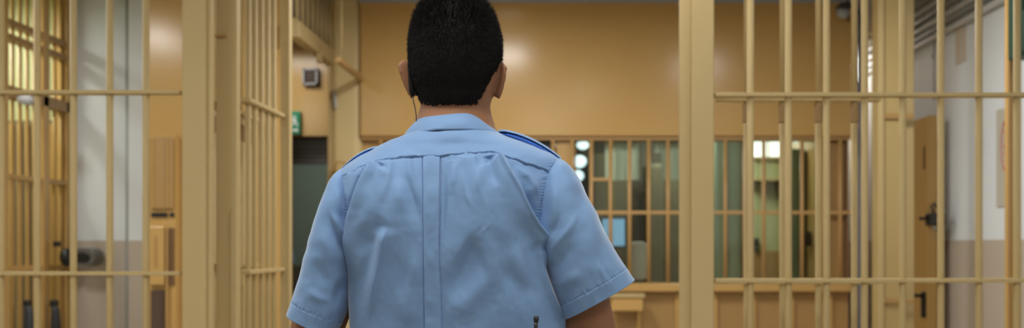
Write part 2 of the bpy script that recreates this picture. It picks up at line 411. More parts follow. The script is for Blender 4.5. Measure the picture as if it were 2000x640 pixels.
MB().box(X(1996, 4.0), 2.06, 3.985, 4.0, Z(100, 4.0), Z(20, 4)).build('door', GREENP, gb, bevel=.004)

# ------------------------------------------------------------------ booth
BX0, BX1 = -1.185, X(1662, 6)
fa = thing('fascia_panel', (.25, 6, 1.94), 'broad glossy ochre fascia over the barred booth windows', 'panel')
MB().box(BX0, BX1, 5.98, 6.1, Z(265, 5.98), Z(4, 5.98)).build('face', OCHRE, fa, bevel=.004)
MB().box(BX0, BX1, 6.0, 6.1, Z(273, 6.0), Z(265, 6.0)).build('lower_edge', TAN, fa)
MB().box(BX0, BX1, 5.95, 6.1, Z(4, 5.95), CH).build('cornice', GREYP, fa, bevel=.003)
# booth sides
struct('wall_booth_right', MB().box(BX1-.02, BX1, 6.14, 8.0, 0, CH), OCHRE)
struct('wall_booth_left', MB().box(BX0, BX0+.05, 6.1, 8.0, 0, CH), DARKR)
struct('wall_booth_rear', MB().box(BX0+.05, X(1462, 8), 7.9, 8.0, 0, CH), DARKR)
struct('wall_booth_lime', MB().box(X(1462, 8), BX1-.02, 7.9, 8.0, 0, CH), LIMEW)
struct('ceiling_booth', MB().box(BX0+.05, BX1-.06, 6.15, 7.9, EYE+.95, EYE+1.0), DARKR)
# dado under the windows: panelled counter front
ct = thing('booth_counter', (.25, 6.1, 0), 'tan panelled counter front below the booth windows', 'counter')
MB().box(BX0, BX1, 6.06, 6.14, 0, Z(566, 6.06)).build('front_panel', TAN, ct)
MB().box(BX0, BX1, 5.99, 6.14, Z(569, 5.99), Z(553, 5.99)).build('ledge', OCHRE, ct, bevel=.004)
for k in range(-11, 14):
    px = 1155+37.4*k+18
    if k % 2 == 0: MB().box(X(px-4, 6.04), X(px+4, 6.04), 6.04, 6.06, .05, Z(572, 6.04)).build('batten', OCHRE, ct, bevel=.002)
ty = thing('pass_tray', (X(1225, 5.9), 5.9, .9), 'cream pass-through box under the booth window behind the right sleeve', 'tray')
MB().box(X(1194, 5.85), X(1256, 5.85), 5.85, 5.99, Z(607, 5.85), Z(580, 5.85)).build('box', OCHRE, ty, bevel=.006)
MB().box(X(1190, 5.84), X(1260, 5.84), 5.84, 5.99, Z(581, 5.84), Z(574, 5.84)).build('lid', CREAM, ty, bevel=.003)
# window grille
gr = thing('booth_grille', (.3, 6.0, 1.1), 'long tan window grille of upright bars across the booth front', 'window grille')
zs0, zs1 = Z(551.5, 6), Z(273.5, 6)
BM = mat('grille_paint', (.50, .31, .12), .35, var=.03)
for k in range(-11, 14): rod(gr, X(1155+37.4*k, 6), 6.0, zs0, zs1, .0115, BM)
MB().box(BX0, BX1, 5.99, 6.012, Z(418, 6), Z(411.5, 6)).build('cross_rail', BM, gr, bevel=.002)
MB().box(X(1155, 6), X(1192, 6), 5.992, 6.008, Z(353, 6), Z(347, 6)).build('short_rail', BM, gr, bevel=.002)
# window posts and blank panels
wp = thing('window_post', (X(1103, 6.05), 6.06, 1.1), 'ochre post between the dark gap and the booth windows', 'post')
MB().box(X(1086, 6.04), X(1121, 6.04), 6.04, 6.12, zs0, zs1).build('shaft', OCHRE, wp, bevel=.003)
wp = thing('window_panel', (X(850, 6.05), 6.06, 1.1), 'ochre blank panel behind the grille left of the officer', 'panel')
MB().box(BX0, X(1020, 6.04), 6.05, 6.12, zs0, zs1).build('panel', OCHRE, wp, bevel=.003)
MB().box(BX0+.02, X(1015, 6.04), 6.04, 6.05, Z(400, 6.04), Z(300, 6.04)).build('inset', CREAM, wp, bevel=.003)
wp = thing('window_panel', (X(1628, 6.05), 6.06, 1.1), 'brown blank panel behind the right end of the booth grille', 'panel')
MB().box(X(1596, 6.04), BX1, 6.05, 6.12, zs0, zs1).build('panel', TAN, wp, bevel=.003)
for px in (1612, 1652): MB().box(X(px-3, 6.03), X(px+3, 6.03), 6.035, 6.05, zs0, zs1).build('seam', DKTAN, wp)
for i, (a, b) in enumerate(((1022, 1085), (1122, 1338), (1342, 1455), (1459, 1595))):
    w = MB().box(X(a, 6.09), X(b, 6.09), 6.085, 6.092, zs0, zs1).build(f'window_{i+1}', GLASS)
    w['kind'] = 'structure'
    if i:
        fr = MB().box(X(a, 6.08), X(a+3, 6.08), 6.07, 6.11, zs0, zs1).box(X(b-2, 6.08), X(b+1, 6.08), 6.07, 6.11, zs0, zs1).build('window_frame', OCHRE, w)
# black sheet added to keep the gap dark and free of reflections
o = MB().box(X(1023, 6.05), X(1084, 6.05), 6.05, 6.06, zs0, zs1).build('dark_gap_sheet', BLACK); tag(o, 'black sheet added to darken the narrow booth gap by the right shoulder', 'blind')

# interior
for i, (px, py, r, zz) in enumerate(((1138, 283, .040, 0), (1132, 315, .046, 0), (1128, 343, .042, 0))):
    D = 7.78  # glowing globes stand in for the round light spots in the booth glass
    l = thing('round_light', (X(px, D), 7.86, Z(py, D)), ['round cool white light, topmost of the three in the booth', 'round cool white light, middle of the three in the booth', 'round cool white light, lowest of the three in the booth'][i], 'lamp', 'round booth lights')
    MB().ball((X(px, D), D, Z(py, D)), (r*1.15, .04, r*(.85 if i == 0 else 1.0))).build('globe', BULB, l, smooth=True)
    MB().tube([(X(px, D), D, Z(py, D)), (X(px, D), 7.9, Z(py, D))], .03, 16).build('base', STEEL, l)
papers = ((1181, 1220, 271, 353, 'wide pale sheet hanging inside the booth glass, left half'), (1222, 1246, 272, 352, 'narrow pale sheet beside the wide sheet inside the booth glass'), (1290, 1328, 266, 352, 'pale sheet inside the booth glass next to the thick post'), (1277, 1288, 266, 300, 'small pale slip left of the sheet by the thick post'))
for a, b, t, bo, lab in papers:
    o = MB().box(X(a, 6.15), X(b, 6.15), 6.094, 6.097, Z(bo, 6.15), Z(t, 6.15)).build('paper_sheet', PAPER, bevel=.0005)
    tag(o, lab, 'paper')
def locker(a, b, top, D, lab, m=OLIVE, low=0):
    t = thing('locker', (X((a+b)/2, D), D+.15, low), lab, 'locker')
    MB().box(X(a, D), X(b, D), D, D+.35, low, Z(top, D)).build('body', m, t, bevel=.005)
    mid = (a+b)/2
    for (p, q) in ((a+1, mid-.5), (mid+.5, b-1)):
        d = MB().box(X(p, D), X(q, D), D-.015, D, low+.05, Z(top+4, D)).build('door', m, t, bevel=.003)
        MB().box(X(q-3, D), X(q-2, D), D-.028, D-.015, 1.2, 1.28).build('handle', STEEL, d)
locker(1160, 1226, 300, 7.45, 'dark olive locker behind the hanging sheets in the booth')
locker(1262, 1335, 320, 7.4, 'dark olive locker left of the thick cream post')
locker(1398, 1447, 268, 7.0, 'grey-green locker right of the thick cream post', mat('grey_green_locker', (.22, .27, .2), .45, var=.2))
locker(1545, 1572, 290, 7.0, 'narrow green locker at the right end of the booth', mat('green_locker', (.13, .18, .11), .45, var=.2))
# bright high window on the lime wall
bw = thing('high_window', (X(1502, 7.86), 7.86, 2.0), 'bright high window at the back of the booth', 'window')
MB().box(X(1471, 7.87), X(1531, 7.87), 7.87, 7.89, Z(307, 7.87), Z(264, 7.87)).build('pane', SKYW, bw)
MB().box(X(1499, 7.86), X(1501, 7.86), 7.85, 7.88, Z(307, 7.86), Z(264, 7.86)).box(X(1468, 7.86), X(1534, 7.86), 7.85, 7.9, Z(311, 7.86), Z(306, 7.86)).build('frame', CREAM, bw)
o = thing('ceiling_spot', (X(1556, 7.3), 7.3, EYE+.75), 'small round white lamp near the high window', 'lamp')
MB().ball((X(1556, 7.3), 7.3, Z(272, 7.3)), (.036, .036, .022)).build('bulb', BULB, o, smooth=True)
MB().tube([(X(1556, 7.3), 7.3, Z(270, 7.3)), (X(1556, 7.3), 7.3, EYE+.95)], .006, 8).build('stem', STEEL, o)
# shelf line, desk, monitor, chair
ds = thing('desk', (.6, 7.0, 0), 'brown desk inside the booth below the screens', 'desk')
MB().box(X(1150, 6.7), X(1588, 6.7), 6.6, 6.95, Z(562, 6.7)-.03, Z(562, 6.7)).build('desktop', TAN, ds, bevel=.004)
MB().box(X(1155, 6.7), X(1162, 6.7), 6.65, 6.9, 0, Z(562, 6.7)-.03).build('leg', TAN, ds)
MB().box(X(1578, 6.7), X(1585, 6.7), 6.65, 6.9, 0, Z(562, 6.7)-.03).build('leg', TAN, ds)
zd = Z(562, 6.7)
mo = thing('monitor', (X(1196, 6.9), 6.8, zd), 'glowing blue computer monitor on the booth desk beside the right sleeve', 'monitor')
MB().box(X(1172, 6.9), X(1221, 6.9), 6.78, 6.82, Z(484, 6.9), Z(424, 6.9)).build('case', BLACK, mo, bevel=.004)
MB().box(X(1175, 6.9), X(1218, 6.9), 6.775, 6.78, Z(480, 6.9), Z(428, 6.9)).build('screen', SCREEN, mo)
MB().box(X(1192, 6.9), X(1200, 6.9), 6.79, 6.815, zd+.01, Z(484, 6.9)).build('stand', BLACK, mo)
MB().box(X(1180, 6.9), X(1212, 6.9), 6.74, 6.86, zd, zd+.012).build('foot', BLACK, mo, bevel=.003)
ch = thing('office_chair', (X(1244, 6.4), 6.4, 0), 'pale grey office chair behind the booth glass beside the monitor', 'chair')
CHG = mat('pale_grey_fabric', (.50, .48, .45), .8)
MB().prism(rounded_rect(X(1222, 6.5), X(1262, 6.5), Z(545, 6.5), Z(472, 6.5), .05), 'y', 6.26, 6.31).build('backrest', CHG, ch, bevel=.01)
MB().prism(rounded_rect(X(1218, 6.5), X(1266, 6.5), 6.22, 6.52, .05), 'z', .45, .52).build('seat', CHG, ch, bevel=.01)
MB().box(X(1240, 6.5), X(1246, 6.5), 6.28, 6.29, .46, Z(540, 6.5)).build('spine', BLACK, ch)
MB().tube([(X(1243, 6.5), 6.37, .08), (X(1243, 6.5), 6.37, .45)], .025, 14).build('gas_column', BLACK, ch)
for k in range(5):
    a = 2*PI*k/5
    MB().tube([(X(1243, 6.5), 6.37, .10), (X(1243, 6.5)+.2*math.cos(a), 6.37+.2*math.sin(a), .05)], [.02, .012], 8).ball((X(1243, 6.5)+.2*math.cos(a), 6.37+.2*math.sin(a), .026), .026, 12, 8).build('leg', BLACK, ch)
for px, w in ((1503, 3), (1497, 2)):
    pass
o = thing('wall_phone', (X(1565, 6.6), 6.88, 1.4), 'small black wall telephone at the right of the booth', 'telephone')
MB().box(X(1566, 6.85), X(1584, 6.85), 6.84, 6.885, Z(480, 6.85), Z(452, 6.85)).build('case', BLACK, o, bevel=.004)
MB().tube([(X(1569, 6.83), 6.83, Z(478, 6.83)), (X(1569, 6.83), 6.82, Z(466, 6.83)), (X(1569, 6.83), 6.83, Z(454, 6.83))], .012, 10).build('handset', BLACK, o, smooth=True)
o = thing('intercom', (X(1477, 7.84), 7.87, 1.4), 'small black box on the pale green booth wall', 'intercom')
MB().box(X(1474, 7.85), X(1482, 7.85), 7.85, 7.9, Z(490, 7.85), Z(465, 7.85)).build('case', BLACK, o, bevel=.004)
MB().box(X(1476, 7.84), X(1480, 7.84), 7.845, 7.85, Z(487, 7.85), Z(480, 7.85)).build('button', STEEL, o)
sh = thing('wall_shelf', (X(1500, 7.8), 7.8, 1.85), 'pale shelf under the bright high window in the booth', 'shelf')
MB().box(X(1466, 7.72), X(1534, 7.72), 7.72, 7.9, Z(352, 7.72), Z(347, 7.72)).build('board', CREAM, sh, bevel=.002)
for px in (1475, 1525): MB().prism([(7.74, Z(352, 7.72)), (7.9, Z(352, 7.72)), (7.9, Z(370, 7.72))], 'x', X(px, 7.72), X(px+2, 7.72)).build('bracket', CREAM, sh)
lb = MB().box(X(1463, 7.86), X(1534, 7.86), 7.88, 7.9, 0, Z(490, 7.88)).build('trim_2', TAN); lb['kind'] = 'structure'

# security camera on the fascia
cm = thing('security_camera', (X(1652, 5.8), 5.85, 2.65), 'dark security camera at the top right corner of the fascia', 'camera')
MB().box(X(1642, 5.8), X(1664, 5.8), 5.80, 5.91, Z(16, 5.8), Z(4, 5.8)).build('housing', IRON, cm, bevel=.006)
MB().ball((X(1651, 5.8), 5.85, Z(20, 5.8)), (.038, .038, .035)).build('dome', GREYP, cm, smooth=True)
MB().tube([(X(1660, 5.8), 5.85, Z(-5, 5.8)), (X(1666, 5.8), 5.9, Z(25, 5.8)), (X(1664, 5.9), 5.98, Z(35, 5.9))], .006, 8).build('cable', BLACK, cm, smooth=True)
# ceiling lamp near the fascia
sl = thing('ceiling_light', (X(985, 5.7), 5.7, CH), 'small round ceiling lamp just above the fascia behind the head', 'ceiling light')
MB().tube([(X(985, 5.7), 5.7, CH-.02), (X(985, 5.7), 5.7, CH)], .11, 32).build('base', GREYP, sl)
MB().ball((X(985, 5.7), 5.7, CH-.025), (.09, .09, .03)).build('diffuser', mat('spot_diffuser', (.9, .9, .9), .4, emit=(1, .97, .92), estr=2), sl, smooth=True)

# ------------------------------------------------------------------ left side cage
cg = thing('side_cage', (-2.8, 5.4, 0), 'receding ochre barred cage at the far left, behind the front bars', 'barred cage')
for k in range(9):
    yy = 5.135+.0715*k
    if k == 5: continue
    rod(cg, -2.8, yy, .02, CH, .0095, OCHRE)
for z, w in ((EYE+1.12, .016), (EYE+1.045, .016), (EYE+.345, .012), (EYE-.122, .014)):
    MB().box(-2.825, -2.775, 5.08, 5.80, z-w, z+w).build('cross_rail', TAN if w > .015 else OCHRE, cg, bevel=.002)
MB().box(-2.83, -2.77, 5.08, 5.80, EYE+.74, EYE+.80).build('lintel', TAN, cg, bevel=.003)
MB().box(-2.83, -2.77, 5.46, 5.52, 0, CH).build('mullion', OCHRE, cg, bevel=.003)
MB().box(-2.84, -2.77, 5.72, 5.78, 0, CH).build('end_post', OCHRE, cg, bevel=.003)
MB().box(-2.84, -2.76, 5.04, 5.10, 0, CH).build('end_post', OCHRE, cg, bevel=.003)
MB().box(-2.77, -2.74, 5.56, 5.585, 1.29, 1.32).build('latch', IRON, cg)
# brown slatted panel behind the lower cage
lv = thing('slatted_panel', (-3.1, 5.75, 0), 'brown slatted panel behind the lower part of the far left cage', 'panel')
MB().box(-3.48, -2.84, 5.76, 5.80, 0, EYE+.70).build('backing', mat('cage_brown', (.15, .125, .07), .5), lv)
m_ = MB()
for k in range(14): m_.box(-3.46+.044*k, -3.44+.044*k, 5.745, 5.76, .05, EYE+.68)
m_.build('slats', OCHRE, lv)
struct('wall_cage_side', MB().box(-3.62, -3.5, 3.9, 5.8, 0, CH), LIMEW)
# cage lock with oval plate
D = 5.62
lk = thing('cage_lock', (X(150, D), D, Z(502, D)), 'black oval lock with a grey rim on the cage end beside the second bar', 'lock')
def stadium(cx, cz, hw, r, n=12):
    pts = []
    for i in range(n+1):
        a = -PI/2+PI*i/n; pts.append((cx+hw-r+r*math.cos(a), cz+r*math.sin(a)))
    for i in range(n+1):
        a = PI/2+PI*i/n; pts.append((cx-hw+r+r*math.cos(a), cz+r*math.sin(a)))
    return pts
MB().prism(stadium(X(160, D), Z(502, D), .072, .050), 'y', D, D+.12).build('rim', mat('lock_rim', (.13, .13, .125), .4), lk, bevel=.006)
MB().prism(stadium(X(160, D), Z(502, D), .045, .026), 'y', D-.012, D).build('plate', BLACK, lk, bevel=.004)
MB().ball((X(125, D), D+.03, Z(502, D)), (.036, .04, .05)).build('knob', BLACK, lk, smooth=True)
LEV = mat('lever_black', (.03, .035, .045), .35)
for px, lab in ((54, 'left black bolt lever at the foot of the far left cage'), (106, 'right black bolt lever beside the second bar at the cage foot')):
    D = -2.72*2000/(px-CX)
    t = thing('bolt_lever', (X(px, D), D, .5), lab, 'lever')
    MB().tube([(X(px-4, D), D, Z(586, D)), (X(px+2, D), D, Z(605, D)), (X(px+3, D), D, Z(640, D)), (X(px+3, D), D, .0)], [.014, .02, .026, .030], 14).build('arm', LEV, t, smooth=True)
    MB().box(X(px-6, D), X(px+6, D), D-.02, D+.02, Z(597, D), Z(586, D)).build('grip', BLACK, t, bevel=.006)
D = 5.2
gl = thing('bulkhead_lamp', (X(50, D), D, Z(194, D)), 'small pale grey bulkhead lamp on the far left cage', 'lamp')
MB().ball((X(50, D), D, Z(194, D)), (.045, .035, .024)).build('cover', mat('lamp_cover', (.6, .62, .66), .3), gl, smooth=True)
MB().box(-2.745, X(66, D), D-.02, D+.03, Z(204, D), Z(199, D)).build('base', GREYP, gl, bevel=.003)

# ------------------------------------------------------------------ lights
def area(name, loc, sx, sy, power, col=(1, .965, .915), rot=(0, 0, 0), spread=PI):
    L = bpy.data.lights.new(name, 'AREA'); L.shape = 'RECTANGLE'; L.size = sx; L.size_y = sy
    L.energy = power; L.color = col; L.spread = spread
    o = bpy.data.objects.new(name, L); COL.objects.link(o); o.location = loc; o.rotation_euler = rot
    return o
def fixture(x, y, power, label, sx=.3, sy=1.2, col=(1, .965, .915)):
    t = thing('ceiling_light', (x, y, CH), label, 'ceiling light')
    MB().box(x-sx/2-.02, x+sx/2+.02, y-sy/2-.02, y+sy/2+.02, CH-.05, CH).build('housing', GREYP, t, bevel=.004)
    MB().box(x-sx/2, x+sx/2, y-sy/2, y+sy/2, CH-.058, CH-.05).build('diffuser', LIGHTM, t, bevel=.002)
    area('ceiling_light_source', (x, y, CH-.07), sx, sy, power, col)
fixture(-.43, 4.6, 36, 'ceiling light in front of the booth fascia', .3, .25)
fixture(.19, 2.75, 8, 'ceiling light ahead of the officer, over the opening', .3, .4)
fixture(-.25, 1.05, 26, 'ceiling light above the officer and camera', .3, .9)
fixture(-.2, -1.6, 38, 'ceiling light behind the camera, nearest of two')
fixture(-.2, -4.4, 12, 'ceiling light far behind the camera')
fixture(-1.9, 1.5, 22, 'unseen added ceiling light brightening the left partition', .6, 1.2)  # unseen fixture added to brighten the left post and bars
fixture(-2.67, 3.85, 30, 'ceiling light between the left partition and ochre wall', .25, .5)
fixture(1.4, .8, 4, 'ceiling light in front of the right partition', .6, 1.2)
fixture(1.04, 4.1, 24, 'unseen added ceiling light brightening the right wall', .3, .5)  # unseen fixture added for the right wall, its glare kept behind the post
fixture(-1.95, 6.6, 7, 'ceiling light in the recess beyond the side opening', .3, .5)
fixture(1.88, 7.3, 8, 'ceiling light in the passage right of the booth', .2, .5)
fixture(-3.3, 5.2, 17, 'ceiling light inside the far left cage', .2, .6, (.98, 1, .85))
fixture(-1.7, 8.4, 12, 'ceiling light in the corridor beyond the dark doorway', .3, .6, (.9, 1, .95))
area('booth_fill', (.9, 7.3, EYE+.92), .8, .4, 24, (.95, 1, .82))  # area fill without a fixture, added to brighten the booth interior
area('booth_fill', (.5, 6.5, EYE+.92), 1.2, .2, 13, (.95, 1, .85))  # second fill added near the glass to light the hanging sheets

W = bpy.data.worlds.new('world'); SC.world = W; W.use_nodes = True
W.node_tree.nodes['Background'].inputs[0].default_value = (.55, .6, .7, 1)
W.node_tree.nodes['Background'].inputs[1].default_value = .05

cam = bpy.data.cameras.new('camera'); co = bpy.data.objects.new('camera', cam); COL.objects.link(co)
co.location = (0, 0, EYE); co.rotation_euler = (PI/2, 0, 0)
cam.sensor_fit = 'HORIZONTAL'; cam.sensor_width = 36; cam.lens = 36*F/2000
cam.shift_x = -(CX-1000)/2000; cam.shift_y = (HY-320)/2000
cam.dof.use_dof = True; cam.dof.focus_distance = 1.74; cam.dof.aperture_fstop = 3.6
cam.clip_start = .05
SC.camera = co
SC.view_settings.view_transform = 'Standard'; SC.view_settings.look = 'None'
SC.view_settings.gamma = 1; SC.view_settings.use_curve_mapping = False
SC.view_settings.exposure = -.56
SC.cycles.use_denoising = True

# ================================================================== the officer
D0 = 1.85
def PX(px): return (np.asarray(px, float)-CX)/F*D0
def PZ(py): return EYE+(HY-np.asarray(py, float))/F*D0
def P0(px, py, dy=0.0): return (float(PX(px)), D0+dy, float(PZ(py)))
def proj(P):
    return CX+F*P[..., 0]/P[..., 1], HY-F*(P[..., 2]-EYE)/P[..., 1]
def smooth_interp(t, ts, vs):
    """monotone-ish cubic interpolation"""
    ts = np.asarray(ts, float); vs = np.asarray(vs, float); t = np.clip(t, ts[0], ts[-1])
    d = np.diff(vs)/np.diff(ts)
    m = np.concatenate([[d[0]], (d[:-1]+d[1:])/2, [d[-1]]])
    for i in range(len(d)):
        if i+1 < len(m)-1 and d[i]*d[i+1] <= 0: m[i+1] = 0
    i = np.clip(np.searchsorted(ts, t, side='right')-1, 0, len(ts)-2)
    h = ts[i+1]-ts[i]; s = (t-ts[i])/h
    return ((2*s**3-3*s**2+1)*vs[i]+(s**3-2*s**2+s)*h*m[i]+(-2*s**3+3*s**2)*vs[i+1]+(s**3-s**2)*h*m[i+1])
def grid_normals(P, closed=True):
    if closed: du = np.roll(P, -1, 1)-np.roll(P, 1, 1)
    else: du = np.gradient(P, axis=1)
    dv = np.gradient(P, axis=0)
    n = np.cross(du, dv); l = np.linalg.norm(n, axis=2, keepdims=True); l[l == 0] = 1
    return n/l
def grid_mesh(name, P, closed=True, cap0=False, cap1=False):
    r, c = P.shape[:2]
    I = np.arange(r*c).reshape(r, c)
    if closed: J = np.roll(I, -1, 1); a, b, cc, d = I[:-1], J[:-1], J[1:], I[1:]
    else: a, b, cc, d = I[:-1, :-1], I[:-1, 1:], I[1:, 1:], I[1:, :-1]
    q = np.stack([a, b, cc, d], -1).reshape(-1, 4)
    me = bpy.data.meshes.new(name)
    V = P.reshape(-1, 3)
    faces = q.tolist()
    if cap0: faces.append(list(range(c-1, -1, -1)))
    if cap1: faces.append([int(x) for x in I[-1]])
    me.from_pydata(V.tolist(), [], faces); me.update()
    me.shade_smooth()
    return me
def seg_sd(px, py, pts):
    """signed distance to a polyline and the fraction along it"""
    pts = np.asarray(pts, float); L = np.r_[0, np.cumsum(np.linalg.norm(np.diff(pts, axis=0), axis=1))]
    best = np.full(px.shape, 1e9); sd = np.zeros(px.shape); fr = np.zeros(px.shape)
    for i in range(len(pts)-1):
        a, b = pts[i], pts[i+1]; ab = b-a; l2 = ab@ab
        tt = np.clip(((px-a[0])*ab[0]+(py-a[1])*ab[1])/l2, 0, 1)
        dx = px-(a[0]+tt*ab[0]); dy = py-(a[1]+tt*ab[1]); d = np.hypot(dx, dy)
        s = np.sign(ab[0]*dy-ab[1]*dx); k = d < best
        best = np.where(k, d, best); sd = np.where(k, d*s, sd); fr = np.where(k, (L[i]+tt*math.sqrt(l2))/L[-1], fr)
    return sd, fr
def fold(px, py, pts, amp, wl, wr, t0=.4, t1=.5):
    """ridge (or valley) along a polyline; + side of the sign = right-hand of travel on the picture (left when going down)"""
    # resample the polyline smoothly
    p = np.asarray(pts, float); n = len(p)
    if n > 2:
        ts = np.arange(n); tt = np.linspace(0, n-1, 5*(n-1)+1)
        p = np.stack([smooth_interp(tt, ts, p[:, 0]), smooth_interp(tt, ts, p[:, 1])], 1)
    sd, fr = seg_sd(px, py, p)
    w = np.where(sd < 0, wr, wl)
    tp = np.clip(fr/max(t0, 1e-3), 0, 1)*np.clip((1-fr)/max(t1, 1e-3), 0, 1)
    tp = tp*tp*(3-2*tp)
    return amp*.001*np.exp(-(sd/w)**2)*tp
_rs = np.random.RandomState(3)
def vnoise(x, y, seed):
    """smooth value noise"""
    r = np.random.RandomState(seed); T = r.rand(64, 64)*2-1
    xi = np.floor(x).astype(int); yi = np.floor(y).astype(int); fx = x-xi; fy = y-yi
    fx = fx**3*(fx*(fx*6-15)+10); fy = fy**3*(fy*(fy*6-15)+10)
    g = lambda a, b: T[a % 64, b % 64]
    return (g(xi, yi)*(1-fx)+g(xi+1, yi)*fx)*(1-fy)+(g(xi, yi+1)*(1-fx)+g(xi+1, yi+1)*fx)*fy
def sstep(x): x = np.clip(x, 0, 1); return x*x*(3-2*x)

SHIRT = mat('shirt_cotton', (.155, .272, .480), .7, spec=.25, var=.02, vscale=30)
_b = SHIRT.node_tree.nodes['Principled BSDF']
_b.inputs['Sheen Weight'].default_value = .4; _b.inputs['Sheen Roughness'].default_value = .4
_b.inputs['Sheen Tint'].default_value = (.9, .95, 1, 1)
EPAUL = mat('epaulette_deep_blue', (.035, .11, .42), .7, spec=.2)
THREAD = mat('seam_thread', (.12, .24, .50), .8)
SKIN = mat('skin', (.25, .118, .062), .6, spec=.3, var=.12, vscale=25, bump=.25, bscale=220)
_b = SKIN.node_tree.nodes['Principled BSDF']
_b.inputs['Subsurface Weight'].default_value = .12; _b.inputs['Subsurface Radius'].default_value = (.012, .005, .003); _b.inputs['Subsurface Scale'].default_value = .6
HAIR = mat('black_hair', (.007, .006, .006), .7, spec=.15, var=.3, vscale=40)
TROUS = mat('navy_trousers', (.015, .02, .04), .8)
LEATH = mat('black_leather', (.012, .012, .012), .35)

YOKE_X = [640, 668, 700, 735, 780, 830, 862, 880, 910, 940, 962, 975, 1000, 1030, 1060, 1076, 1110]
YOKE_Y = [352, 345, 328, 314, 307, 304, 305, 302, 299, 298, 297, 300, 309, 319, 329, 337, 350]
SEAM_R = [(1096, 306), (1079, 335), (1072, 360), (1067, 390), (1065, 430), (1067, 470), (1072, 510)]
SEAM_L = [(672, 333), (657, 352), (656, 368), (660, 406), (668, 432), (676, 470), (681, 510)]

def torso_disp(px, py):
    h = np.zeros(px.shape)
    yk = np.interp(px, YOKE_X, YOKE_Y)+1.2*vnoise(px/9, px*0, 5)
    below = py-yk
    body = sstep((below+1)/2.0)
    h += .0016*(1-body)                                            # yoke lies on top of the back panel
    h -= .0026*np.exp(-((below-1.0)/1.15)**2)*(.7+.3*vnoise(px/5, py*0, 6))
    # gathers below the yoke
    g = 1.3*vnoise(px/13, py/40, 11)+.5*vnoise(px/5.5, py/30, 12)
    h += .0010*g*np.exp(-np.clip(below, 0, None)/16)*body
    # centre box pleat
    xl = np.interp(py, [300, 640, 900], [826, 830.5, 833]); xr = np.interp(py, [300, 480, 640, 900], [859, 857, 862, 866])
    band = sstep((px-xl)/1.2+.5)*sstep((xr-px)/1.2+.5)*body
    h += .0026*band
    h -= .0055*np.exp(-((px-xr-1.3)/1.25)**2)*body*np.interp(py, [300, 330, 470, 560, 900], [.4, 1, .9, .35, .2])
    h -= .0030*np.exp(-((px-xl+1.0)/1.05)**2)*body
    h += .0008*vnoise(px/14, py/22, 21)*band
    F_ = lambda *a, **k: 1.85*fold(px, py, *a, **k)*body
    # right-hand side: the long fold running to the armpit
    h += F_([(972, 302), (990, 335), (1012, 372), (1037, 425), (1058, 458), (1071, 482)], 7.0, 26, 7, t0=.05, t1=.12)
    h += F_([(972, 302), (990, 335), (1012, 372), (1037, 425), (1058, 458), (1071, 482)], 3, 4, 6, t0=.05, t1=.12)
    h += F_([(1010, 345), (1030, 385), (1052, 430), (1068, 465)], -5.5, 9, 8)
    h += F_([(1052, 335), (1040, 365), (1028, 400)], 2.5, 10, 10)
    h += F_([(1004, 322), (1022, 338), (1046, 352)], 2.2, 7, 7)
    h += F_([(1052, 470), (1057, 505), (1064, 545), (1082, 590), (1106, 640), (1130, 700)], 5.5, 7, 18, t0=.12)
    h += F_([(1075, 500), (1082, 555), (1100, 600), (1125, 650)], -5, 14, 9, t0=.15)
    h += F_([(1010, 405), (1030, 450), (1048, 492), (1058, 530)], -4.0, 18, 12)
    h += F_([(975, 415), (990, 460), (1005, 488), (1030, 470)], .9, 15, 14)
    h += F_([(922, 430), (940, 470), (960, 520), (975, 580)], 3.0, 15, 22)
    h += F_([(880, 600), (905, 530), (930, 470), (940, 435)], -4.5, 30, 16)
    h += F_([(985, 500), (1000, 540), (1030, 570), (1060, 590)], -3.6, 24, 16)
    h += F_([(870, 640), (900, 600), (960, 540), (985, 500)], 3.5, 22, 22)
    h += F_([(902, 325), (908, 370), (925, 410)], 1.2, 7, 5, t0=.3, t1=.4)
    h += F_([(940, 310), (938, 345), (930, 380)], 2.6, 9, 9)
    h += F_([(955, 303), (962, 335), (975, 370)], -3.6, 9, 8, t0=.05)
    h += F_([(884, 312), (883, 345), (876, 385)], 2.6, 8, 8, t0=.05)
    h += F_([(869, 320), (868, 380), (864, 440), (862, 480)], -2.8, 8, 6)
    h += F_([(905, 335), (909, 370), (914, 395), (922, 410)], .45, 2.5, 2, t0=.2, t1=.3)
    h += F_([(962, 428), (950, 445), (930, 460)], .25, 3, 3)
    h += F_([(700, 540), (712, 500), (730, 470)], 2.2, 10, 16)
    h += F_([(870, 560), (890, 500), (915, 455), (930, 430)], 3.0, 10, 22)
    h += F_([(1000, 470), (1012, 500), (1016, 545), (1010, 600)], 2.4, 18, 10)
    h += F_([(900, 300), (893, 330), (890, 360), (898, 400)], 2.2, 6, 14, t0=.1)
    h += F_([(925, 299), (930, 340), (940, 385), (955, 410)], 2.6, 16, 6, t0=.1)
    h += F_([(1020, 322), (1032, 345), (1046, 370), (1056, 400)], 2.0, 6, 6)
    h += F_([(880, 430), (872, 480), (868, 540), (866, 600)], 1.8, 8, 12)
    # left-hand side
    h += F_([(765, 310), (760, 345), (748, 385), (735, 410)], 2.4, 14, 6, t0=.1)
    h += F_([(800, 306), (802, 340), (808, 375)], 2.0, 8, 6, t0=.1)
    h += F_([(700, 440), (704, 480), (712, 520), (710, 580)], 1.6, 10, 10)
    h += F_([(815, 470), (808, 520), (800, 570), (806, 640)], 1.8, 8, 14)
    h += F_([(733, 316), (715, 352), (699, 392), (688, 430), (684, 480), (684, 560)], 9.0, 5, 24, t0=.05, t1=.4)
    h += F_([(722, 322), (704, 352), (690, 388), (680, 430)], -10, 5, 5, t0=.1, t1=.3)
    h += F_([(745, 318), (732, 348), (716, 385)], -2.6, 8, 8, t0=.05)
    h += F_([(754, 440), (751, 480), (743, 520), (735, 560), (727, 600), (719, 650)], 4.2, 16, 3, t0=.14)
